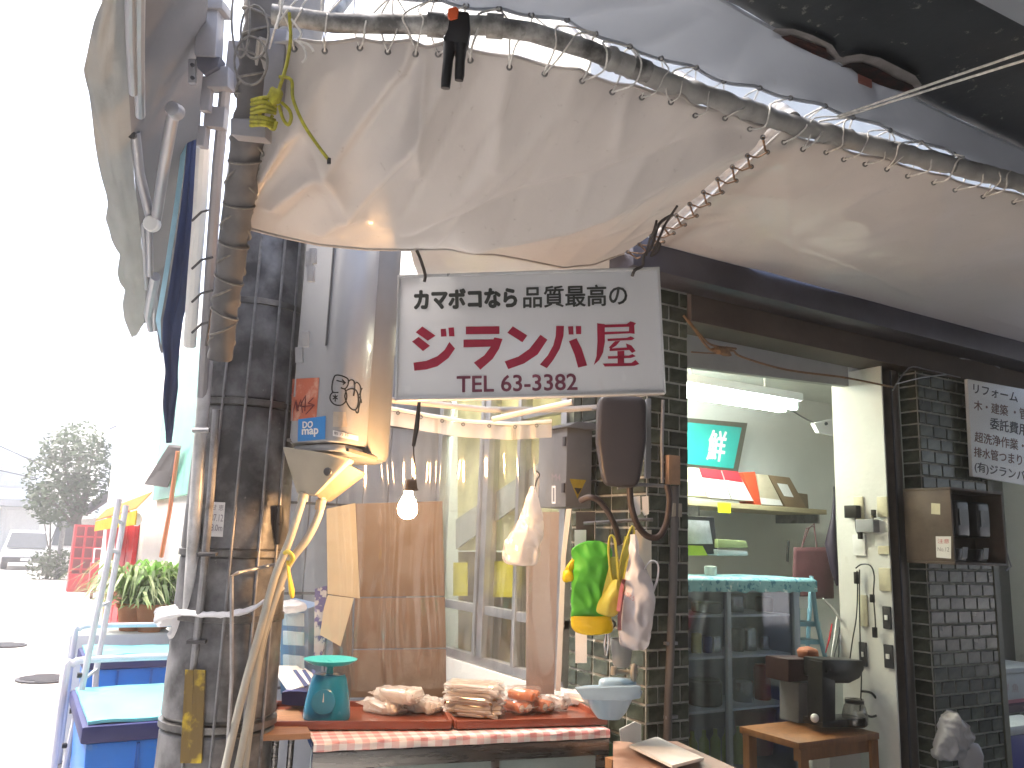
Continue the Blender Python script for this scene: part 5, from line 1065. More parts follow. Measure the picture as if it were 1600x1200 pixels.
# conduits on pillar front
cv = E_('vertical_conduit', oY(1043, 1190, YC-.02), 'long grey conduit running down the tiled corner pillar', 'conduit')
B().tube([oY(1055, 760, YC-.015), oY(1052, 900, YC-.015), oY(1044, 1100, YC-.015), oY(1042, 1200, YC-.015), V((oY(1042, 1200, YC-.015).x, YC-.015, 0))], .017, 12).build('pipe', M('conduit_brown', (.12, .11, .105), .5), cv)
for y in (1005, 1120): B().obox(oY(1047, y, YC-.012), AX, (.03, .012, .006)).build('saddle', steel, cv)
cv2 = B().tube([oY(1036, 625, YC-.012), oY(1034, 690, YC-.012), oY(1035, 755, YC-.012)], .008, 10).build('short_conduit', steel); tag(cv2, 'short thin grey conduit on the upper tiles of the corner pillar', 'conduit')
jn = B().box(oY(1044, 713, YC-.03).x, oY(1062, 713, YC-.03).x, YC-.035, YC-.008, oY(1052, 758, YC).z, oY(1052, 713, YC).z).build('junction_tag', M('tag_orange', (.4, .24, .14), .6, 0, .2, 20), bevel=.003); tag(jn, 'narrow orange tag fixed on the corner tiles', 'tag')
sbx = B().box(oY(1052, 787, YC-.03).x, oY(1066, 787, YC-.03).x, YC-.03, YC-.008, oY(1058, 808, YC).z, oY(1058, 787, YC).z).build('small_socket', beige, bevel=.003); tag(sbx, 'small beige socket below the orange tag on the tiles', 'socket')
for k in range(2):
    o = B().prism(pp([(990+k*13, 776, 3.04), (1000+k*13, 775, 3.04), (1001+k*13, 803, 3.04), (995+k*12, 806, 3.04), (991+k*13, 800, 3.04)]), _Fh*.004).build('hanging_tag', labelwhite); tag(o, ('white tag hanging nearer the dark cover hose', 'white tag hanging beside the tiled front edge')[k], 'tag', 'pair of white tags under the hook bar')
# hooks, scissors, cards behind bags
for i, (x, y, w, h, m_, lab) in enumerate([(915, 845, 15, 45, plywood, 'worn wooden card on the tiles behind the green bag'), (908, 1000, 9, 36, labelwhite, 'white narrow card on the tiles below the green bag'), (1004, 870, 14, 42, paperw, 'pale paper sheet behind the white bag'), (907, 850, 9, 22, labelwhite, 'small white card pinned over the wooden card')]):
    d = 3.12 if i != 3 else 3.1
    o = B().prism(pp([(x-w, y-h, d), (x+w, y-h, d-.01), (x+w, y+h, d-.01), (x-w, y+h, d)]), _Fh*.005).build('wall_card', m_); tag(o, lab, 'card')
hkm = M('chrome', (.6, .6, .6), .15, 1, .05, 5, 0)
sc2 = E_('kitchen_scissors', D(948, 1010, 3.05), 'black handled scissors hanging under the yellow bag', 'scissors')
for l in ([(948, 985, 3.05), (945, 1005, 3.05), (946, 1025, 3.05)], [(951, 985, 3.05), (951, 1005, 3.05), (948, 1025, 3.05)]): B().tube(pp(l), [.004, .005, .002], 8).build('blade', hkm, sc2)
bb = B(); ring(bb, D(946, 975, 3.05), CR, CU, .012, .004); ring(bb, D(956, 975, 3.05), CR, CU, .012, .004); bb.build('handle', black, sc2)
# ---- hanging shopping bags
def cloth_bag(spec, d, mat, name, label, hand, print_=None, th=.03, amp=.008, fr=8, group='shopping bags hanging on the tiled corner', seed=0):
    """spec: rows of (x_left, x_right, y) sight lines; a closed soft body with gathered handles"""
    r = E_(name, D((spec[0][0]+spec[0][1])/2, spec[-1][2], d), label, 'bag', group); N_ = 60; rws = []
    sp2 = smooth_px(spec, 8)
    for j, (a, c, y) in enumerate(sp2):
        mid_ = (a+c)/2; hw = (c-a)/2; v = j/(len(sp2)-1); t_ = th*(.25+.75*sin(pi*min(1, .15+v*.85))**.6); row = []
        for i in range(N_+1):
            w = 2*pi*i/N_; p = D(mid_+hw*cos(w), y, d)+_Fh*t_*sin(w)
            dn = .9-2.6*abs(noise.noise(V((p.x*fr*1.3+seed, p.z*fr*.55, sin(w)*.8+seed))))+.7*(.5-2.4*abs(noise.noise(V((p.x*fr*3.1+p.z*fr+seed, p.z*fr*1.6, seed+3)))))
            row.append(p+_Fh*amp*dn*(-1 if sin(w) < 0 else 1)+_R0*amp*.5*noise.noise(V((p.z*24, w*1.5, seed))))
        rws.append(row)
    b = B().grid(rws); k = len(b.v)-(N_+1); b.f.append(tuple(range(k, k+N_))); b.build('body', mat, r, ang=180)
    for h in hand:
        pts = [D(x, y, dd) for x, y, dd in smooth_px(h[0], 4)]; m = len(pts); b = B().tube(pts, [h[1]*(.75+.25*abs(cos(pi*i/(m-1)))) for i in range(m)], 10, flat=.45); b.build('handle', mat, r)
    return r
plastic_g = M('green_bag', (.08, .42, .04), .55, 0, .15, 6, .3, 30, transl=.25); plastic_y = M('yellow_bag', (.66, .5, .01), .35, 0, .1, 6, .3, 30, transl=.25); plastic_ly = M('lemon_bag', (.52, .5, .09), .35, 0, .1, 6, .3, 30, transl=.3); plastic_w = M('white_bag', (.72, .7, .72), .35, 0, .06, 6, .3, 30, transl=.3, coat=.2)
gb = cloth_bag([(918, 936, 845), (903, 949, 851), (893, 955, 862), (896, 952, 885), (894, 953, 915), (893, 953, 940), (891, 956, 963)], 3.0, plastic_g, 'shopping_bag', 'green bag with a yellow band hanging beside the lemon bag', [], th=.03, seed=1, amp=.013, fr=9)
rb_ = [(892, 955, 962), (892, 956, 968), (893, 958, 980), (900, 955, 988), (910, 940, 991)]
def body_piece(spec, d, mat, name, parent, th, seed=0):
    sp2 = smooth_px(spec, 4); rws = []; N_ = 30
    for j, (a, c, y) in enumerate(sp2):
        mid_ = (a+c)/2; hw = (c-a)/2; rws.append([D(mid_+hw*cos(2*pi*i/N_), y, d)+_Fh*(th*sin(2*pi*i/N_)+.006*noise.noise(V((i*.7, j*.5, seed)))) for i in range(N_+1)])
    B().grid(rws).build(name, mat, parent, ang=180)
body_piece(rb_, 3.0, plastic_y, 'yellow_band', gb, .032, 2)
B().lump(D(888, 900, 3.0), (CR, CF, CU), (.02, .02, .022), .8, 16, .3, 40).build('yellow_sleeve', plastic_y, gb)
body_piece([(905, 912, 860), (888, 900, 880), (882, 895, 892)], 3.005, plastic_y, 'yellow_sleeve', gb, .012, 5)
B().tube(pp([(930, 815, 3.0), (930, 850, 3.0)]), .003, 6).build('hook', hkm, gb)
lb3 = cloth_bag([(958, 968, 905), (950, 972, 918), (938, 975, 935), (933, 972, 950), (935, 966, 958), (948, 958, 963)], 2.96, plastic_ly, 'shopping_bag', 'lemon yellow bag sagging between the green and white bags', [([(960, 918, 2.96), (954, 890, 2.96), (951, 860, 2.96), (953, 838, 2.96), (960, 842, 2.96), (964, 875, 2.96), (966, 905, 2.96)], .011), ([(968, 925, 2.96), (968, 890, 2.96), (975, 855, 2.96), (988, 822, 2.96), (990, 845, 2.965), (978, 885, 2.96), (972, 915, 2.96)], .011)], th=.035, seed=3)
B().grid([[lerp(D(lerp(955, 966, j/4), 870-18*sin(pi*j/4)*0, 2.965), D(lerp(940, 975, j/4), 932, 2.96), i/8) for i in range(9)] for j in range(5)]).build('shoulder', plastic_ly, lb3, ang=180)
B().grid([[lerp(D(lerp(976, 986, j/4), 838, 2.97), D(lerp(958, 978, j/4), 925, 2.965), i/8) for i in range(9)] for j in range(5)]).build('shoulder', plastic_ly, lb3, ang=180)
wbg = cloth_bag([(986, 992, 835), (984, 998, 865), (980, 1010, 890), (976, 1020, 915), (972, 1022, 940), (968, 1020, 965), (966, 1016, 990), (970, 1012, 1008), (985, 1005, 1016)], 2.93, plastic_w, 'shopping_bag', 'bulging white bag with faint red print at the tiled edge', [([(1006, 905, 2.92), (1008, 888, 2.92), (1018, 876, 2.92), (1028, 882, 2.92), (1027, 905, 2.92), (1018, 930, 2.925)], .008)], th=.04, amp=.016, seed=5)
wf = surf_fn([c for c in wbg.children if c.name.startswith('body')])
redprint = M('red_print', (.5, .08, .08), .5, 0, .1, 10, 0)
lettering('ありがとう', [(972, 917), (992, 932), (990, 940), (970, 925)], wf, redprint, wbg, .01, lift=.003)
ribbon_px([[(975, 905), (970, 925), (966, 955)], [(972, 928), (968, 965), (968, 985)]], 3.0, wf, M('pink_print', (.5, .17, .17), .5, 0, .1, 10, 0), wbg, 'printed_band', .002)
cbg = cloth_bag([(829, 837, 760), (820, 843, 785), (812, 848, 808), (800, 850, 830), (789, 845, 850), (784, 842, 868), (790, 838, 880), (806, 832, 884)], 2.98, bagfilm, 'shopping_bag', 'milky translucent bag hanging from the grey switch box', [([(836, 770, 2.98), (836, 750, 2.98), (841, 738, 2.97), (842, 750, 2.97), (840, 775, 2.98)], .005)], th=.04, amp=.018, fr=9, seed=8)
cfill = B(); cfill.lump(D(812, 855, 2.99), (_R0, _Fh, _Z), (.055, .03, .04), .7, 20, .3, 20).lump(D(832, 820, 2.99), (_R0, _Fh, _Z), (.025, .02, .05), .7, 16, .3, 20); cfill.build('crumpled_contents', bagfilm, cbg, ang=180)
wr2 = E_('hook_wire', D(840, 740, 2.97), 'thin black wire hook on the side of the switch box', 'hook'); B().tube(pp(smooth_px([(838, 736, 2.97), (843, 742, 2.965), (838, 752, 2.97), (836, 764, 2.975)], 4)), .0025, 6).build('wire', black, wr2)
# cup, tap and basin
cu_ = B().lathe(D(971, 1042, 3.05), [(.026, 0), (.032, .01), (.041, .07), (.043, .1), (.04, .1), (.036, .05)], 24, (_R0, _Fh, _Z)).build('measuring_cup', M('cup_grey', (.4, .41, .4), .4, 0, .05, 8, transl=.3)); tag(cu_, 'grey translucent plastic cup above the beige tap', 'cup')
tp = E_('beige_tap', D(980, 1050, 3.0), 'beige plastic tap with a round wall flange', 'tap')
B().tube(pp([(957, 1050, 2.98), (965, 1050, 2.98), (985, 1050, 3.0), (995, 1050, 3.02)]), [.012, .009, .008, .009], 12).build('spout', beige, tp)
B().lathe(D(993, 1051, 3.0), [(.03, 0), (.032, .006), (.03, .012), (.012, .014)], 22, ((_Fh+_R0*.4).normalized(), _Z, (-_R0+_Fh*.4).normalized())).build('flange', beige, tp)
B().lathe(D(959, 1048, 2.97), [(.011, -.014), (.012, 0), (.011, .014)], 12, (_R0, _Fh, _Z)).build('valve', beige, tp)
bsn = E_('wash_basin', D(950, 1100, 2.9), 'pale blue wall basin beside the tray of fish cakes', 'basin')
pb = M('basin_blue', (.32, .45, .56), .3, 0, .06, 5, .05, coat=.3)
bcn = D(952, 1083, 2.95)
B().lathe(bcn, [(.04, -.085), (.062, -.06), (.085, -.01), (.115, 0), (.118, .012), (.11, .014), (.09, .005), (.07, -.03), (.02, -.06)], 34, (_R0, _Fh, _Z), sy=.75).build('bowl', pb, bsn)
B().prism(pp([(898, 1075, 2.85), (1002, 1072, 2.85), (1002, 1092, 2.85), (975, 1096, 2.84), (912, 1094, 2.84)]), _Fh*.03).build('front_lip', pb, bsn, bevel=.008)
B().lump(D(965, 1070, 3.02), (_R0, _Fh, _Z), (.07, .03, .025), .6, 20).build('back_ledge', pb, bsn)
lpk = B().prism(pp([(968, 1140, 3.0), (992, 1128, 3.02), (1002, 1132, 3.02), (1002, 1162, 3.0), (970, 1158, 2.98)]), _Fh*.01).build('paper_packet', paperw); tag(lpk, 'white paper packet standing behind the stacked sheets', 'packet')
# table with paper stack in the doorway
tbz = D(1050, 1180, 2.9).z
wt = E_('side_table', V((oZ(1080, 1190, tbz).x, oZ(1080, 1190, tbz).y, 0)), 'low wooden table top in the shop doorway with paper on it', 'table')
q0, q1, q2, q3 = oZ(958, 1200, tbz), oZ(958, 1158, tbz), oZ(1058, 1158, tbz), oZ(1170, 1215, tbz)
q0 = oZ(958, 1260, tbz); q3 = oZ(1175, 1260, tbz)
B().prism([q0, q3, oZ(1150, 1200, tbz), q2, q1], (0, 0, -.03)).build('top', M('table_pinkwood', (.42, .27, .2), .5, 0, .1, 5), wt)
for q in (lerp(q1, q0, .15), lerp(q2, q3, .15), lerp(q2, q0, .9)): B().box(q.x-.02, q.x+.02, q.y-.02, q.y+.02, 0, tbz-.031).build('leg', wood, wt)
for k in range(4):
    j = random.uniform(-2, 2); z = tbz+.001+k*.0085
    w4 = [oZ(985+j, 1168, z), oZ(1026+j, 1155, z), oZ(1098+j, 1188, z), oZ(1052+j, 1200, z)]
    o = B().prism(w4, (0, 0, .008)).build('paper_sheet', paperw if k > 1 else M('greyish_paper', (.5, .5, .46), .8)); tag(o, ('greyish paper bundle lowest on the doorway table', 'second greyish paper bundle from the table top', 'white paper bundle under the topmost one', 'topmost white paper bundle on the doorway table')[k], 'paper', 'stacked wrapping paper')
# ================================================================== SHOP INTERIOR
YB = 4.61
ft = E_('fluorescent_light', oY(1150, 620, 3.7), 'lit fluorescent tube fitting inside the shop near the ceiling', 'fluorescent light')
a, b = oY(1020, 601, 3.7), oY(1232, 640, 3.7); b.z = a.z = (a.z+b.z)/2
B().box(a.x, b.x+.03, 3.6, 3.82, a.z+.035, a.z+.09).build('housing', whitepaint, ft, bevel=.01)
tg = emission('tube_glow', (.86, 1, .93), TUBE_E)
for yy in (3.65, 3.77): B().tube([(a.x, yy, a.z), (b.x, yy, b.z)], .02, 14).build('tube', tg, ft)
for yy in (3.66, 3.76): B().box(b.x+.001, b.x+.025, yy-.02, yy+.02, a.z-.02, a.z+.034).build('end_cap', whitepaint, ft)
for xx in (a.x+.3, b.x-.2): B().tube([(xx, 3.71, a.z+.1), (xx, 3.71, 2.74)], .008, 8).build('hanger', whitepaint, ft)
# second fitting that lights the window side
f2 = E_('fluorescent_light', (2.9, 4.0, 2.5), 'lit fluorescent fitting over the window side of the shop', 'fluorescent light')
B().box(2.75, 2.9, 3.3, 4.5, 2.6, 2.68).build('housing', whitepaint, f2); B().tube([(2.82, 3.32, 2.57), (2.82, 4.48, 2.57)], .016, 10).build('tube', emission('tube_glow_warm', (1, .93, .7), 34), f2)
# picture
def onB(x, y, off=0): return oY(x, y, YB-off)
pf = E_('framed_calligraphy', onB(1110, 745, .1), 'framed white brush character on turquoise leaning on the wall', 'picture')
Yp = 4.5
Pq = [(1050, 651), (1168, 661), (1153, 738), (1040, 728)]
B().prism([oY(*q, Yp) for q in Pq], (0, .03, 0)).build('frame', M('frame_bronze', (.13, .12, .09), .4, .3), pf)
Pi = [(1056, 658), (1159, 668), (1146, 732), (1048, 722)]
B().prism([oY(*q, Yp-.004) for q in Pi], (0, .003, 0)).build('picture_ground', M('picture_teal', (.03, .4, .36), .4, 0, .1, 4), pf)
lettering('鮮', [(1110, 672), (1137, 675), (1130, 722), (1104, 718)], lambda x, y: oY(x, y, Yp-.006), whitepaint, pf, .02)
# shelf
shz = oY(1180, 790, 4.25).z
sh = E_('wall_shelf', (4.4, 4.3, shz-.05), 'long pale wooden shelf on the shop back wall', 'shelf')
B().prism([(oY(1040, 790, 4.15).x, 4.15, shz-.035), (oY(1292, 800, 4.15).x, 4.15, shz-.035), (oY(1292, 800, 4.15).x, 4.6, shz-.035), (oY(1040, 790, 4.15).x, 4.6, shz-.035)], (0, 0, .035)).build('board', woodpale, sh, bevel=.003)
for x in (1060, 1245):
    p = oY(x, 800, 4.4); B().box(p.x-.01, p.x+.01, 4.2, 4.6, shz-.1, shz-.036).build('bracket', steel, sh)
def slab_box(name, poly, Y_, th, mat, label, cat='box', parts=(), group='gift boxes on the wall shelf'):
    r = E_(name, oY(sum(q[0] for q in poly)/4, max(q[1] for q in poly), Y_), label, cat, group)
    n = V((0, 1, .0)); B().prism([oY(q[0], q[1], Y_) for q in poly], n*th).build('body', mat, r, bevel=.004)
    for k, (pq, m_) in enumerate(parts): B().prism([oY(q[0], q[1], Y_-.001-.001*k) for q in pq], (0, -.0015, 0)).build('printed_band', m_, r)
    return r
gift = M('gift_red', (.6, .035, .05), .4, 0, .05, 5); gwhite = M('gift_white', (.75, .72, .7), .5, 0, .04, 5)
slab_box('gift_box', [(1078, 730, ), (1098, 732), (1105, 776), (1070, 775)], 4.2, .12, M('gift_cream', (.6, .6, .4), .5), 'cream gift box at the pillar end of the shelf')
slab_box('gift_box', [(1092, 731), (1126, 735), (1142, 780), (1106, 777)], 4.19, .12, gwhite, 'gift box with a red top half beside the cream box', parts=[([(1092, 731), (1126, 735), (1131, 750), (1097, 746)], gift)])
slab_box('gift_box', [(1128, 735), (1153, 737), (1178, 783), (1144, 780)], 4.19, .12, gwhite, 'red and white gift box next to the orange box', parts=[([(1128, 735), (1153, 737), (1161, 754), (1133, 750)], gift)])
slab_box('gift_box', [(1160, 738), (1180, 737), (1190, 790), (1180, 789)], 4.19, .14, M('gift_orange', (.6, .08, .03), .4), 'bright orange gift box standing on the shelf')
slab_box('gift_box', [(1182, 741), (1200, 742), (1224, 790), (1190, 788)], 4.2, .12, M('gift_beige', (.5, .42, .3), .6), 'beige wrapped box between the orange and brown boxes', parts=[([(1184, 777), (1218, 781), (1223, 790), (1188, 788)], gwhite)])
bb2 = slab_box('gift_box', [(1200, 742), (1234, 746), (1262, 796), (1228, 793)], 4.22, .12, M('gift_brown', (.2, .13, .07), .6), 'brown box with a small white seal on the shelf', parts=[([(1214, 755), (1230, 757), (1240, 777), (1225, 775)], gwhite)])
slab_box('gift_box', [(1246, 770), (1262, 772), (1264, 796), (1250, 796)], 4.24, .14, M('gift_brown2', (.17, .12, .07), .6), 'low dark brown box at the far shelf end')
ptag = E_('price_tag', oY(1131, 803, 4.12), 'neon yellow price card taped under the shelf edge', 'price tag')
poly_px([[(1121, 785), (1142, 786), (1142, 802), (1122, 801)]], lambda x, y: oY(x, y, 4.13), M('neon_yellow', (.7, .8, .02), .5, 0, .03, 5, 0), ptag, 'card', 0)
lettering('おでん', [(1125, 788), (1139, 789), (1139, 793), (1125, 792)], lambda x, y: oY(x, y, 4.125), inkblack, ptag, 0, lift=.001); lettering('¥250', [(1126, 795), (1138, 796), (1138, 799), (1126, 798)], lambda x, y: oY(x, y, 4.125), inkblack, ptag, 0, lift=.001)
wl = B().tube(smooth_px([tuple(oY(x, y, 4.55)) for x, y in ((1235, 640), (1270, 660), (1315, 675))], 4), .006, 6).build('ceiling_cable', steel); tag(wl, 'thin cable sagging along the top of the back wall', 'cable')
fx_ = E_('wall_fan_bracket', oY(1295, 665, 3.6), 'small white triangular bracket by the inner wall corner', 'bracket')
B().prism([oY(1272, 661, 3.6), oY(1312, 652, 3.6), oY(1312, 682, 3.6), oY(1280, 676, 3.6)], (0, .03, 0)).build('plate', gwhite, fx_); B().lathe(oY(1290, 662, 3.59), [(.012, 0), (.01, .01)], 10, (AX[0], AX[2], -AX[1])).build('hole_plug', darkgrey, fx_)
# cord above the door, rope knot
rk = E_('door_rope', oY(1120, 530, 2.62), 'brown rope knotted and sagging across the door top', 'rope')
for l in ([(1068, 493), (1085, 515), (1108, 545), (1125, 550), (1145, 548), (1160, 558), (1230, 578), (1320, 590), (1395, 605)], [(1075, 500), (1098, 528), (1115, 540), (1150, 545)], [(1080, 550), (1110, 552), (1140, 553)]):
    B().tube([V(p) for p in smooth_px([tuple(oY(x, y, 2.6)) for x, y in l], 5)], .005 if l[0][0] != 1080 else .003, 8).build('strand', cordbrown, rk)
B().lump(oY(1128, 548, 2.59), AX, (.05, .015, .018), .8, 16, .5, 50).build('knot', cordbrown, rk)
# glass cabinet
gz = oY(1100, 912, 3.55).z; gx0, gx1 = 2.75, oY(1243, 930, 3.55).x; gy0, gy1 = 3.55, 3.95
cbn = E_('glass_cabinet', ((gx0+gx1)/2, gy0, 0), 'grey framed glass door refrigerator cabinet full of cans', 'cabinet')
cg = M('cabinet_grey', (.22, .25, .29), .4, .2, .06, 5)
B().box(gx0, gx1, gy1-.02, gy1, .05, gz).build('back_panel', M('cab_back', (.24, .26, .3), .6), cbn)
B().box(gx1-.02, gx1, gy0+.003, gy1-.021, .05, gz).build('side_panel', cg, cbn); B().box(gx0, gx0+.02, gy0+.003, gy1-.021, .05, gz).build('side_panel', cg, cbn)
B().box(gx0, gx1, gy0-.01, gy1, gz+.001, gz+.03).build('top', cg, cbn)
xm = oY(1134, 1000, gy0).x
for x0, x1 in ((gx1-.05, gx1-.002), (xm-.015, xm+.015), (gx0, gx0+.04)): B().box(x0, x1, gy0-.03, gy0-.002, .06, gz).build('door_stile', cg, cbn, bevel=.003)
B().box(gx0+.041, gx1-.051, gy0-.028, gy0-.004, gz-.045, gz-.002).build('door_rail', cg, cbn)
for k, yy in enumerate((962, 1028, 1113)):
    z = oY(1100, yy, gy0).z; B().box(gx0+.03, gx1-.03, gy0+.02, gy1-.03, z-.012, z).build('shelf', M('cab_shelf', (.6, .62, .66), .4), cbn)
B().box(gx0+.042, gx1-.052, gy0-.012, gy0-.008, .1, gz-.046).build('pane', film('cab_glass', (.82, .86, .92), .05, .04), cbn)
szs = [oY(1100, yy, gy0).z for yy in (962, 1028, 1113)]
canc = [M('can_yellow', (.4, .33, .04), .3, .3), M('can_blue', (.04, .06, .2), .3, .3), M('can_steel', (.5, .5, .5), .25, .8), M('can_red', (.4, .04, .03), .3), M('pot_black', (.03, .03, .03), .3), M('jar_green', (.25, .32, .06), .3)]
for i, (x, r_, h_, s, c, nm_) in enumerate([(1088, .03, .11, 1, 0, 'drink_can'), (1105, .03, .09, 1, 1, 'drink_can'), (1118, .03, .09, 1, 2, 'drink_can'), (1150, .05, .1, 0, 2, 'steel_pot'), (1105, .09, .06, 0, 4, 'black_bowl'), (1195, .055, .09, 0, 4, 'kettle'), (1172, .04, .13, 1, 2, 'steel_flask'), (1152, .04, .13, 1, 4, 'dark_flask'), (1195, .03, .08, 1, 2, 'drink_can'), (1100, .1, .14, 2, 4, 'rice_cooker'), (1160, .06, .12, 2, 2, 'steel_pot'), (1190, .05, .2, 2, 3, 'red_canister')]):
    z = szs[s]+.001; p = oY(x, 1000, 3.72); o = B().lathe((p.x, 3.72, z), [(r_*.92, 0), (r_, .01), (r_, h_*.9), (r_*.85, h_), (r_*.3, h_+.004)], 18).build(nm_, canc[c])
    tag(o, ['yellow drink can on the middle cabinet shelf', 'blue drink can beside the yellow can', 'plain steel can beside the blue can', 'steel pot on the top cabinet shelf', 'black bowl on the top cabinet shelf', 'black kettle at the end of the top shelf', 'steel flask on the middle cabinet shelf', 'dark flask next to the steel flask', 'small steel can at the end of the middle shelf', 'black rice cooker on the lowest cabinet shelf', 'steel pot behind the sliding door on the lowest shelf', 'red canister on the lowest cabinet shelf'][i], nm_.split('_')[-1])
for k in range(6):
    p = oY(1082+k*18, 1180, 3.7); o = B().lathe((p.x, 3.7, .3), [(.03, 0), (.03, .14), (.012, .17), (.012, .2)], 12).build('bottle', canc[5]); tag(o, ('first', 'second', 'third', 'fourth', 'fifth', 'sixth')[k]+' green bottle from the tiled pillar in the cabinet bottom', 'bottle', 'bottles in the bottom of the cabinet')
bk2 = B().lathe((oY(1180, 1180, 3.7).x, 3.7, .35), [(.1, 0), (.12, .22), (.125, .24), (.1, .25)], 24).build('bucket', M('maroon', (.16, .04, .05), .4)); tag(bk2, 'maroon bucket inside the cabinet behind the sliding door', 'bucket')
# floral cloth
fcl = M('floral_cloth', (.25, .48, .52), .7, 0, .1, 30, .2, 60, col2=(.06, .2, .27), thr=(.55, .58), dirt=((.6, .7, .7), 18, .6, .63))
r_ = []
cx0, cx1 = gx0-.02, oY(1280, 905, 3.5).x
for j in range(20):
    v = j/19; row = []
    for i in range(80):
        x = lerp(cx0, cx1, i/79); w = noise.noise(V((x*14, 0, 0)))
        if j < 7: row.append(V((x, gy0-.035-.008*w-.004*sin(x*70)*(1-j/7), gz+.034-.075*(1-j/7)-.012*w*(1-j/7))))
        else: row.append(V((x, gy0-.035+(j-6)*.034, gz+.036+.006*noise.noise(V((x*9, j*.6, 2))))))
    r_.append(row)
tag(B().grid(r_).build('floral_cloth', fcl, solid=.002, ang=80), 'blue and green floral cloth draped over the glass cabinet', 'cloth')
# things on the cabinet
zt = gz+.04
def lathe_at(name, x, y_, prof, mat, label, cat, n=18):
    p = oY(x, 870, y_); o = B().lathe((p.x, y_, zt), prof, n).build(name, mat); return tag(o, label, cat)
mkb = E_('table_fan', (oY(1098, 860, 3.75).x, 3.75, zt), 'dark framed appliance with a grey front on the cabinet cloth', 'appliance')
B().prism([oY(1072, 806, 3.75), oY(1116, 808, 3.75), oY(1122, 866, 3.75), oY(1074, 866, 3.75)], (0, .08, 0)).build('frame', black, mkb, bevel=.006)
B().prism([oY(1072, 812, 3.745), oY(1108, 814, 3.745), oY(1114, 850, 3.745), (oY(1074, 850, 3.745))], (0, .003, 0)).build('front_panel', M('fan_front', (.45, .47, .5), .5, 0, .25, 12), mkb, bevel=.001)
lathe_at('glass_jar', 1110, 3.68, [(.03, 0), (.035, .01), (.035, .05), (.025, .055)], M('jar_grey', (.4, .4, .36), .3), 'small round jar before the dark appliance', 'jar')
gp2 = B().prism([oY(1074, 852, 3.66), oY(1098, 853, 3.66), oY(1106, 868, 3.66), oY(1074, 868, 3.66)], (0, .04, 0)).build('lime_packet', M('lime', (.4, .6, .05), .5)); tag(gp2, 'lime green packet lying on the floral cloth', 'packet')
for k, (y0_, y1_) in enumerate(((842, 856), (858, 868))):
    o = B().prism([oY(1122-k*2, y0_, 3.72), oY(1166+k*2, y0_+3, 3.72), oY(1170, y1_, 3.72), oY(1122, y1_, 3.72)], (0, .12, 0)).build('plastic_tub', M('tub_green', (.3, .36, .16), .3) if k == 0 else M('tub_clear', (.42, .45, .45), .2), bevel=.006); tag(o, ('green tinted tub on top of the clear tub', 'clear plastic tub on the floral cloth')[k], 'tub')
# step stool
stl = M('stool_blue', (.22, .4, .5), .4, 0, .05, 5)
ss = E_('step_stool', oY(1265, 1020, 3.6), 'pale blue folding step stool beside the glass cabinet', 'step stool')
for l in ([(1246, 905, 3.62), (1247, 1010, 3.62)], [(1268, 905, 3.55), (1276, 970, 3.55), (1290, 1030, 3.55)], [(1268, 900, 3.8), (1262, 1010, 3.8)]):
    B().tube([oY(x, y, d) for x, y, d in l], .014, 8).build('leg', stl, ss)
for y in (912, 972, 1000): B().prism([oY(1240, y, 3.6), oY(1276+(y-912)*.1, y, 3.57), oY(1276+(y-912)*.1, y+7, 3.57), oY(1240, y+7, 3.6)], (0, .14, 0)).build('tread', stl, ss, bevel=.003)
B().prism([oY(1246, 932, 3.58), oY(1262, 932, 3.57), oY(1262, 950, 3.57), oY(1246, 950, 3.58)], (0, -.003, 0)).build('label', labelwhite, ss)
# pink bag, umbrella
pb_ = E_('pink_bag', oY(1270, 920, 3.95), 'dusty pink carrier bag hanging on the back wall', 'bag')
pkm = M('dusty_pink', (.16, .065, .07), .6, 0, .15, 8, .2, 30)
rws = [[oY(lerp(1240-.3*j, 1302, i/14), 855+j*8, 3.95)+V((0, -.03*sin(pi*i/14)*(.4+.08*j)+.006*noise.noise(V((i*.5, j*.6, 1))), 0)) for i in range(15)] for j in range(11)]
B().grid(rws).build('body', pkm, pb_, solid=.004, ang=180)
for k in (0, 1): B().tube([oY(1252, 857, 3.94), oY(1260+k*4, 826, 3.94), oY(1272, 822-k*4, 3.94), oY(1276, 857, 3.94)], .004, 6).build('handle', pkm, pb_)
um = E_('folded_umbrella', oY(1300, 800, 3.6), 'folded dark umbrella hanging by the inner wall corner', 'umbrella')
B().tube([oY(1303, 775, 3.7), oY(1302, 810, 3.7), oY(1298, 850, 3.7), oY(1304, 890, 3.7), oY(1308, 915, 3.7)], [.006, .014, .038, .026, .008], 12).build('canopy', M('umbrella_plum', (.03, .02, .035), .5), um); B().tube([oY(1303, 776, 3.7), oY(1303, 760, 3.7)], .005, 8).build('handle', black, um)
kn = B().tube([oY(1230, 878, 3.62), oY(1232, 845, 3.62)], .008, 8).build('pen', black); tag(kn, 'black pen standing on the cabinet cloth', 'pen')
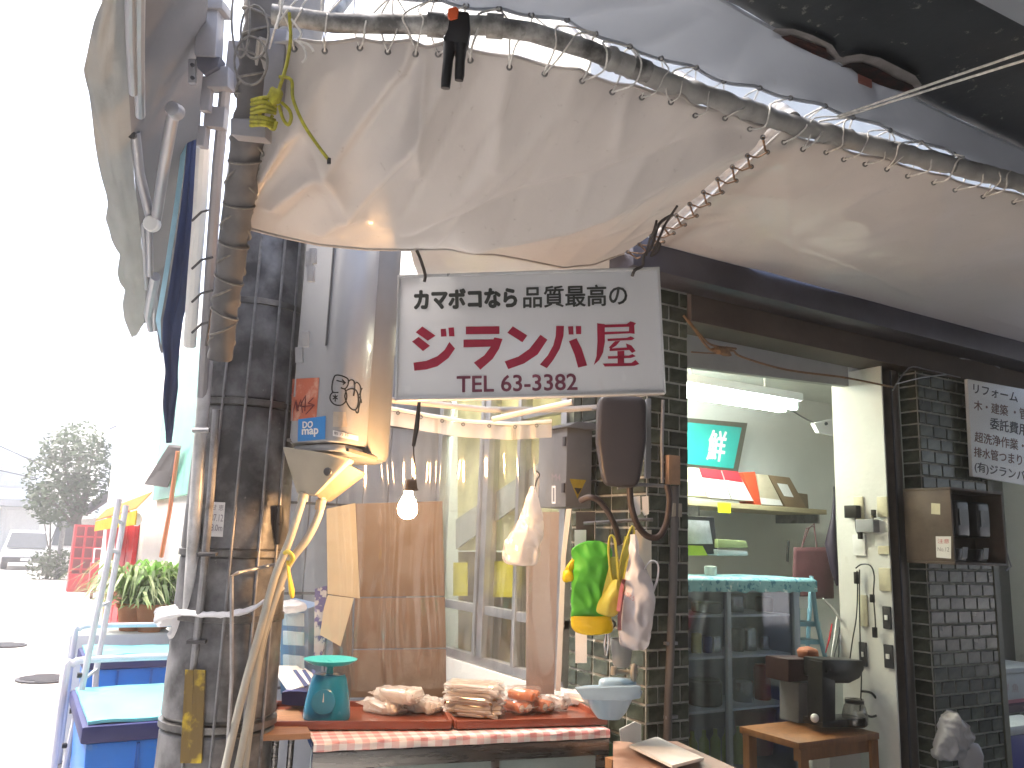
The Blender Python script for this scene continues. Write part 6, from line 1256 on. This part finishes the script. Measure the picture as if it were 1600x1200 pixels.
# wall bits on the jamb (x = 3.755)
JX = 3.755
fj = lambda x, y: oX(x, y, JX)
def jam(name, x0, y0, x1, y1, mat, label, cat, th=.02, group=None):
    p0, p1 = fj(x0, y1), fj(x1, y0); r = E_(name, V((JX, (p0.y+p1.y)/2, min(p0.z, p1.z))), label, cat, group)
    ya, yb = sorted((p0.y, p1.y)); za, zb = sorted((p0.z, p1.z)); B().box(JX-th, JX-.001, ya, yb, za, zb).build('plate', mat, r, bevel=.004); return r, (ya, yb, za, zb)
ivory = M('ivory_plastic', (.6, .56, .4), .4)
for i, (x0, y0, x1, y1, m_, lab, nm_, ct_) in enumerate([(1337, 776, 1350, 812, ivory, 'ivory socket plate holding the black adapter', 'socket_plate', 'socket'), (1373, 776, 1388, 808, ivory, 'blank ivory plate above the adapters', 'socket_plate', 'socket'), (1335, 836, 1353, 868, whitepaint, 'white dispenser below the hanging plugs', 'dispenser', 'dispenser'), (1370, 832, 1390, 854, whitepaint, 'white square plate next to the dispenser', 'wall_plate', 'plate'), (1374, 852, 1391, 866, ivory, 'ivory plate under the white square plate', 'wall_plate', 'plate'), (1376, 888, 1393, 923, ivory, 'blank ivory plate in the middle of the jamb', 'wall_plate', 'plate'), (1345, 930, 1356, 978, ivory, 'narrow ivory plate behind the hanging cords', 'wall_plate', 'plate'), (1382, 948, 1393, 982, darkgrey, 'dark switch plate higher on the jamb', 'switch', 'switch'), (1384, 1008, 1396, 1043, darkgrey, 'dark switch plate lower on the jamb', 'switch', 'switch'), (1345, 1004, 1355, 1040, darkgrey, 'dark socket plate by the coffee maker plug', 'socket_plate', 'socket')]):
    r, q = jam(nm_, x0, y0, x1, y1, m_, lab, ct_, .012)
    if m_ is darkgrey: B().box(JX-.018, JX-.0125, (q[0]*.7+q[1]*.3), (q[0]*.3+q[1]*.7), (q[2]+q[3])/2-.012, (q[2]+q[3])/2+.012).build('rocker', whitepaint, r, bevel=.002)
r, q = jam('power_adapter', 1329, 790, 1347, 810, black, 'black power adapter plugged into the ivory socket', 'adapter', .05)
r, q = jam('grey_adapter', 1347, 812, 1374, 832, M('adapter_grey', (.3, .31, .32), .5), 'grey adapter with cords hanging on the white jamb', 'adapter', .05)
cbs = E_('tangled_cables', fj(1360, 1000), 'tangled black power cords hanging down the white jamb', 'cord')
for l in ([(1342, 808), (1344, 830), (1352, 838)], [(1371, 798), (1370, 812)], [(1343, 888), (1352, 882), (1366, 884), (1372, 900), (1371, 930), (1374, 975), (1373, 992)], [(1345, 892), (1346, 920), (1344, 965), (1338, 1000), (1334, 1030)], [(1349, 890), (1349, 940), (1350, 1000), (1352, 1060), (1350, 1110)]):
    B().tube([V(p) for p in smooth_px([tuple(fj(x, y)+V((-.03, 0, 0))) for x, y in l], 4)], .0035, 6).build('cord', black, cbs)
for x, y, h in ((1371, 803, .02), (1350, 835, .025), (1344, 903, .03), (1369, 935, .02), (1373, 988, .025)): B().obox(fj(x, y)+V((-.03, 0, 0)), AX, (.01, .009, h)).build('plug', black, cbs, bevel=.003)
# coffee table and coffee maker
tz = oY(1330, 1137, 2.85).z
cft = E_('wooden_table', (oY(1300, 1150, 2.85).x, 2.85, 0), 'small orange-brown wooden table carrying the coffee maker', 'table')
tw = M('orange_wood', (.3, .13, .05), .45, 0, .25, 5, .2, 20, stretch=(6, 6, 1))
x0, x1 = oY(1248, 1145, 2.72).x, oY(1374, 1145, 2.72).x
B().box(x0, x1, 2.72, 3.08, tz-.03, tz).build('top', tw, cft, bevel=.004)
B().box(x0+.02, x1-.02, 2.74, 2.77, tz-.085, tz-.031).build('apron', tw, cft)
for x in (x0+.012, x1-.06): B().box(x, x+.05, 2.722, 2.738, 0, tz-.031).build('leg', tw, cft); B().box(x, x+.05, 3.03, 3.07, 0, tz-.031).build('leg', tw, cft)
wc = B().prism([oY(1296, 1176, 2.85), oY(1344, 1172, 2.85), oY(1348, 1260, 2.85), oY(1296, 1260, 2.85)], (0, .1, 0)).build('white_carton', paperw); tag(wc, 'white carton on the floor under the wooden table', 'carton')
cm = E_('coffee_maker', (oY(1320, 1138, 2.85).x, 2.85, tz), 'black drip coffee maker with a glass jug', 'coffee maker')
fq = lambda x, y: oY(x, y, 2.8)
B().prism([fq(1285, 1034), fq(1306, 1034), fq(1306, 1130), fq(1285, 1130)], (0, .09, 0)).build('column', black, cm, bevel=.008)
B().prism([fq(1286, 1030), fq(1350, 1032), fq(1351, 1046), fq(1344, 1060), fq(1328, 1068), fq(1306, 1068), fq(1286, 1060)], (0, .12, 0)).build('filter_head', black, cm, bevel=.01)
B().prism([fq(1286, 1126), fq(1354, 1122), fq(1356, 1136), fq(1286, 1137)], (0, .12, 0)).build('base', black, cm, bevel=.006)
jc = fq(1336, 1122); B().lathe((jc.x, 2.80, tz+.02), [(.045, 0), (.058, .012), (.06, .05), (.05, .09), (.04, .11), (.044, .125)], 28).build('glass_jug', film('jug_glass', (.6, .6, .6), .04, .08), cm)
B().lathe((jc.x, 2.80, tz+.125), [(.043, 0), (.045, .012), (.02, .02)], 20).build('jug_lid', black, cm)
B().tube([V(p) for p in smooth_px([tuple(fq(x, y)) for x, y in ((1346, 1080), (1362, 1083), (1372, 1098), (1374, 1114), (1362, 1120), (1352, 1116))], 4)], .006, 8).build('jug_handle', black, cm)
ms = E_('microwave', (oY(1265, 1035, 3.0).x, 3.0, tz), 'black and maroon toaster oven behind the coffee maker', 'oven')
B().prism([oY(1232, 1030, 2.98), oY(1290, 1030, 2.98), oY(1290, 1062, 2.98), oY(1232, 1066, 2.98)], (0, .15, 0)).build('body', M('oven_dark', (.05, .025, .025), .4), ms, bevel=.006)
B().prism([oY(1248, 1068, 3.0), oY(1290, 1068, 3.0), oY(1290, 1130, 3.0), oY(1248, 1130, 3.0)], (0, .12, 0)).build('stand', M('oven_stand', (.2, .2, .21), .5), ms)
og_ = B(); og_.lump(oY(1262, 1022, 3.04), AX, (.05, .05, .035), .8, 18, .3, 20); tag(og_.build('orange_bundle', M('bundle_orange', (.35, .12, .06), .7)), 'orange cloth bundle on top of the toaster oven', 'bundle')
# utensils and packets behind the coffee maker
up2 = E_('utensil_bundle', oY(1308, 1025, 3.0), 'bundle of silver and red packets standing behind the coffee maker', 'packets')
for i, l in enumerate([[(1286, 935), (1318, 975)], [(1303, 1028), (1318, 955)], [(1290, 1020), (1300, 975)], [(1310, 1028), (1312, 980)], [(1298, 1028), (1308, 960)]]):
    p, q = [oY(x, y, 2.99+.015*i) for x, y in l]; B().tube([p, lerp(p, q, .5)+V((0, -.005, .003)), q], [.007, .016, .01], 8, flat=.35).build('packet', [gwhite, hkm, M('packet_red', (.4, .02, .03), .3), hkm, gwhite][i], up2)
egg = B(); egg.lump(oY(1273, 1122, 2.83), AX, (.02, .018, .02), .9, 14); tag(egg.build('white_cup', gwhite), 'small white cup on the wooden table', 'cup')
# ================================================================== RIGHT SIDE
mb = E_('meter_box', oY(1505, 880, YC-.25), 'brown plywood box housing two electricity meters on the pillar', 'meter box')
mx0 = oY(1493, 820, YC-.26).x; Y0 = YC-.26
# side facing left, open front facing us with two meters
xs0 = oY(1490, 820, Y0).x; xs1 = oY(1568, 830, Y0).x; zb, ztp = oY(1492, 878, Y0).z, oY(1492, 766, Y0).z
yl = YC-.012
B().box(xs0-.012, xs0, Y0, yl, zb, ztp).build('side_board', plywood, mb, bevel=.002)
B().box(xs1, xs1+.012, Y0, yl, zb, ztp).build('side_board', plywood, mb, bevel=.002)
B().box(xs0-.012, xs1+.012, Y0-.003, yl, ztp+.001, ztp+.013).build('top_board', plywood, mb, bevel=.002)
B().box(xs0-.012, xs1+.012, Y0-.003, yl, zb-.013, zb-.001).build('bottom_board', plywood, mb, bevel=.002)
B().box(xs0+.001, xs1-.001, yl-.1, yl-.09, zb+.001, ztp-.001).build('back_board', M('ply_dark', (.06, .045, .04), .7), mb)
for k in range(2):
    cxm = lerp(xs0, xs1, .3+.42*k); zc = lerp(zb, ztp, .6); w_ = .052
    m1 = B(); m1.obox((cxm, Y0+.085, zc+.005), AX, (w_, .06, .088)).build('meter', M('meter_black', (.025, .026, .03), .35, 0, .1, 6, 0, coat=.2), mb, bevel=.018, seg=3)
    B().obox((cxm, Y0+.022, zc+.012), AX, (w_*.7, .0015, .04)).build('meter_window', M('meter_face', (.05, .055, .055), .35, 0, .1, 30), mb)
    B().obox((cxm+.0, Y0+.03, zb+.045), (AX[0], AX[1], (AX[2]+AX[0]*.25).normalized()), (.02, .002, .028)).build('hang_label', M('label_grey', (.35, .35, .34), .6), mb)
    B().obox((cxm, Y0+.08, zb+.035), AX, (w_*.8, .03, .03)).build('terminal', black, mb, bevel=.003)
ms_f = lambda x, y: oX(x, y, xs0-.0125)
poly_px([[(1455, 786), (1469, 787), (1469, 804), (1455, 803)]], ms_f, ivory, mb, 'paper_label', .001); poly_px([[(1462, 838), (1486, 838), (1486, 873), (1463, 871)]], ms_f, labelwhite, mb, 'paper_label', .001)
lettering('注意', [(1465, 842), (1483, 842), (1483, 849), (1465, 849)], ms_f, redprint, mb, .01); lettering('No.12', [(1465, 855), (1483, 855), (1483, 862), (1465, 861)], ms_f, MATS['ink_grey'], mb, .01)
cw = B().tube([oY(x, y, YC-.15) for x, y in ((1570, 850), (1575, 870), (1580, 885), (1572, 892))], .004, 6).build('loose_wire', steel); tag(cw, 'thin loose wire hanging off the meter box', 'wire')
# doorway trim right of pillar
tr2 = B().box(4.575, 4.62, YC-.01, YC+.1, 0, 2.46).build('pillar_trim', M('trim_olive', (.14, .14, .1), .5)); tag(tr2, 'olive brown vertical trim at the edge of the tiled pillar', 'trim')
wires = E_('beam_wires', oY(1450, 600, YC-.05), 'thin grey wires strung under the beam by the door frame', 'wire')
for l in ([(1395, 610), (1420, 575), (1450, 578), (1500, 590)], [(1400, 600), (1440, 590), (1480, 585)], [(1500, 560), (1540, 565), (1562, 575)]): B().tube([V(p) for p in smooth_px([tuple(oY(x, y, YC-.04)) for x, y in l], 4)], .0035, 6).build('wire', steel, wires)
# right hand sign
SY = YC-.06
fsn = lambda x, y: oY(x, y, SY)
s2 = E_('repair_service_sign', fsn(1560, 750), 'white board listing repair services in black and brown lettering', 'sign')
B().prism([fsn(1512, 592), fsn(1700, 626), fsn(1700, 775), fsn(1520, 744)], (0, .02, 0)).build('board', M('board_white', (.84, .86, .84), .3, 0, .03, 4, coat=.2), s2, bevel=.002)
brn = M('ink_brown', (.16, .08, .05), .5, 0, .1, 20, 0)
for t_, q, m_ in (('リフォーム ・', [(1521, 600), (1604, 617), (1604, 632), (1521, 614)], inkblack), ('木・建築 ・管工事', [(1522, 625), (1632, 643), (1632, 662), (1522, 640)], brn), ('委託費用・', [(1547, 652), (1616, 665), (1616, 684), (1547, 670)], inkblack), ('超洗浄作業・各種', [(1523, 674), (1632, 694), (1632, 712), (1523, 690)], brn), ('排水管つまり詰', [(1522, 698), (1612, 713), (1612, 731), (1522, 713)], brn), ('(有)ジランバ屋', [(1523, 721), (1616, 738), (1616, 758), (1523, 738)], inkblack)):
    lettering(t_, q, fsn, m_, s2, .02)
# plastic bag low right
wb2 = cloth_bag([(1484, 1492, 1112), (1476, 1500, 1122), (1470, 1510, 1135), (1466, 1520, 1150), (1462, 1512, 1165), (1458, 1505, 1178), (1462, 1500, 1186)], 3.9, plastic_w, 'shopping_bag', 'crumpled white bag tied on the tiled pillar near the cooler', [([(1488, 1120, 3.9), (1478, 1140, 3.89), (1473, 1155, 3.89)], .008)], th=.05, amp=.025, fr=12, group=None, seed=11)
b = B(); b.lump(D(1518, 1185, 3.95), (_R0, _Fh, _Z), (.05, .04, .07), .8, 20, .4, 16); b.build('tail', plastic_w, wb2, ang=180)
# foam box and cooler
fxb = E_('foam_box', oY(1575, 1110, 3.0), 'white foam box with a pink rim on the dark table', 'box')
fo = M('foam_grey', (.5, .52, .5), .7, 0, .05, 20, .2, 200)
xa = oY(1550, 1080, 2.95).x; z0b, z1b = oY(1552, 1102, 2.95).z, oY(1552, 1046, 2.95).z
B().box(xa, xa+.6, 2.95, 3.25, z0b, z1b-.03).build('body', fo, fxb, bevel=.008); B().box(xa-.008, xa+.608, 2.942, 3.258, z1b-.029, z1b).build('lid', fo, fxb, bevel=.006); B().box(xa-.004, xa+.6, 2.946, 2.949, z0b, z0b+.02).build('pink_rim', M('rim_pink', (.4, .15, .18), .6), fxb)
lettering('鮮 魚', [(1566, 1068), (1592, 1068), (1592, 1082), (1566, 1082)], lambda x, y: oY(x, y, 2.95), M('faint_print', (.4, .28, .26), .6), fxb, .01)
dt = E_('dark_table', (xa+.3, 3.1, 0), 'dark table under the foam box beside the pillar', 'table'); B().box(xa-.02, xa+.65, 2.9, 3.28, z0b-.04, z0b-.001).build('top', M('table_dark', (.06, .03, .04), .6), dt)
for x in (xa, xa+.6): B().box(x, x+.04, 2.93, 2.97, 0, z0b-.041).build('leg', darkgrey, dt)
cl2 = E_('cooler_box', (oY(1600, 1180, 2.75).x, 2.8, .0), 'deep blue cooler box with a white lid at the picture corner', 'cooler')
xa2 = oY(1575, 1160, 2.7).x; zl = oY(1578, 1135, 2.7).z; zl2 = oY(1578, 1150, 2.7).z
B().box(xa2, xa2+.45, 2.7, 3.0-.12, zl2-.42, zl2).build('body', M('cooler_blue', (.02, .03, .25), .4), cl2, bevel=.012); B().box(xa2-.006, xa2+.456, 2.692, 2.888, zl2+.001, zl).build('lid', M('cooler_lid', (.6, .62, .62), .4), cl2, bevel=.008)
B().box(xa2+.02, xa2+.43, 2.71, 2.87, 0, zl2-.421).build('stand', darkgrey, cl2)
yl_ = B(); yl_.lump(oY(1558, 1182, 2.75), AX, (.025, .03, .04), .8, 16); tag(yl_.build('net_bundle', M('net_grey', (.3, .3, .22), .7)), 'pale rounded bundle between the bag and the cooler', 'bundle')
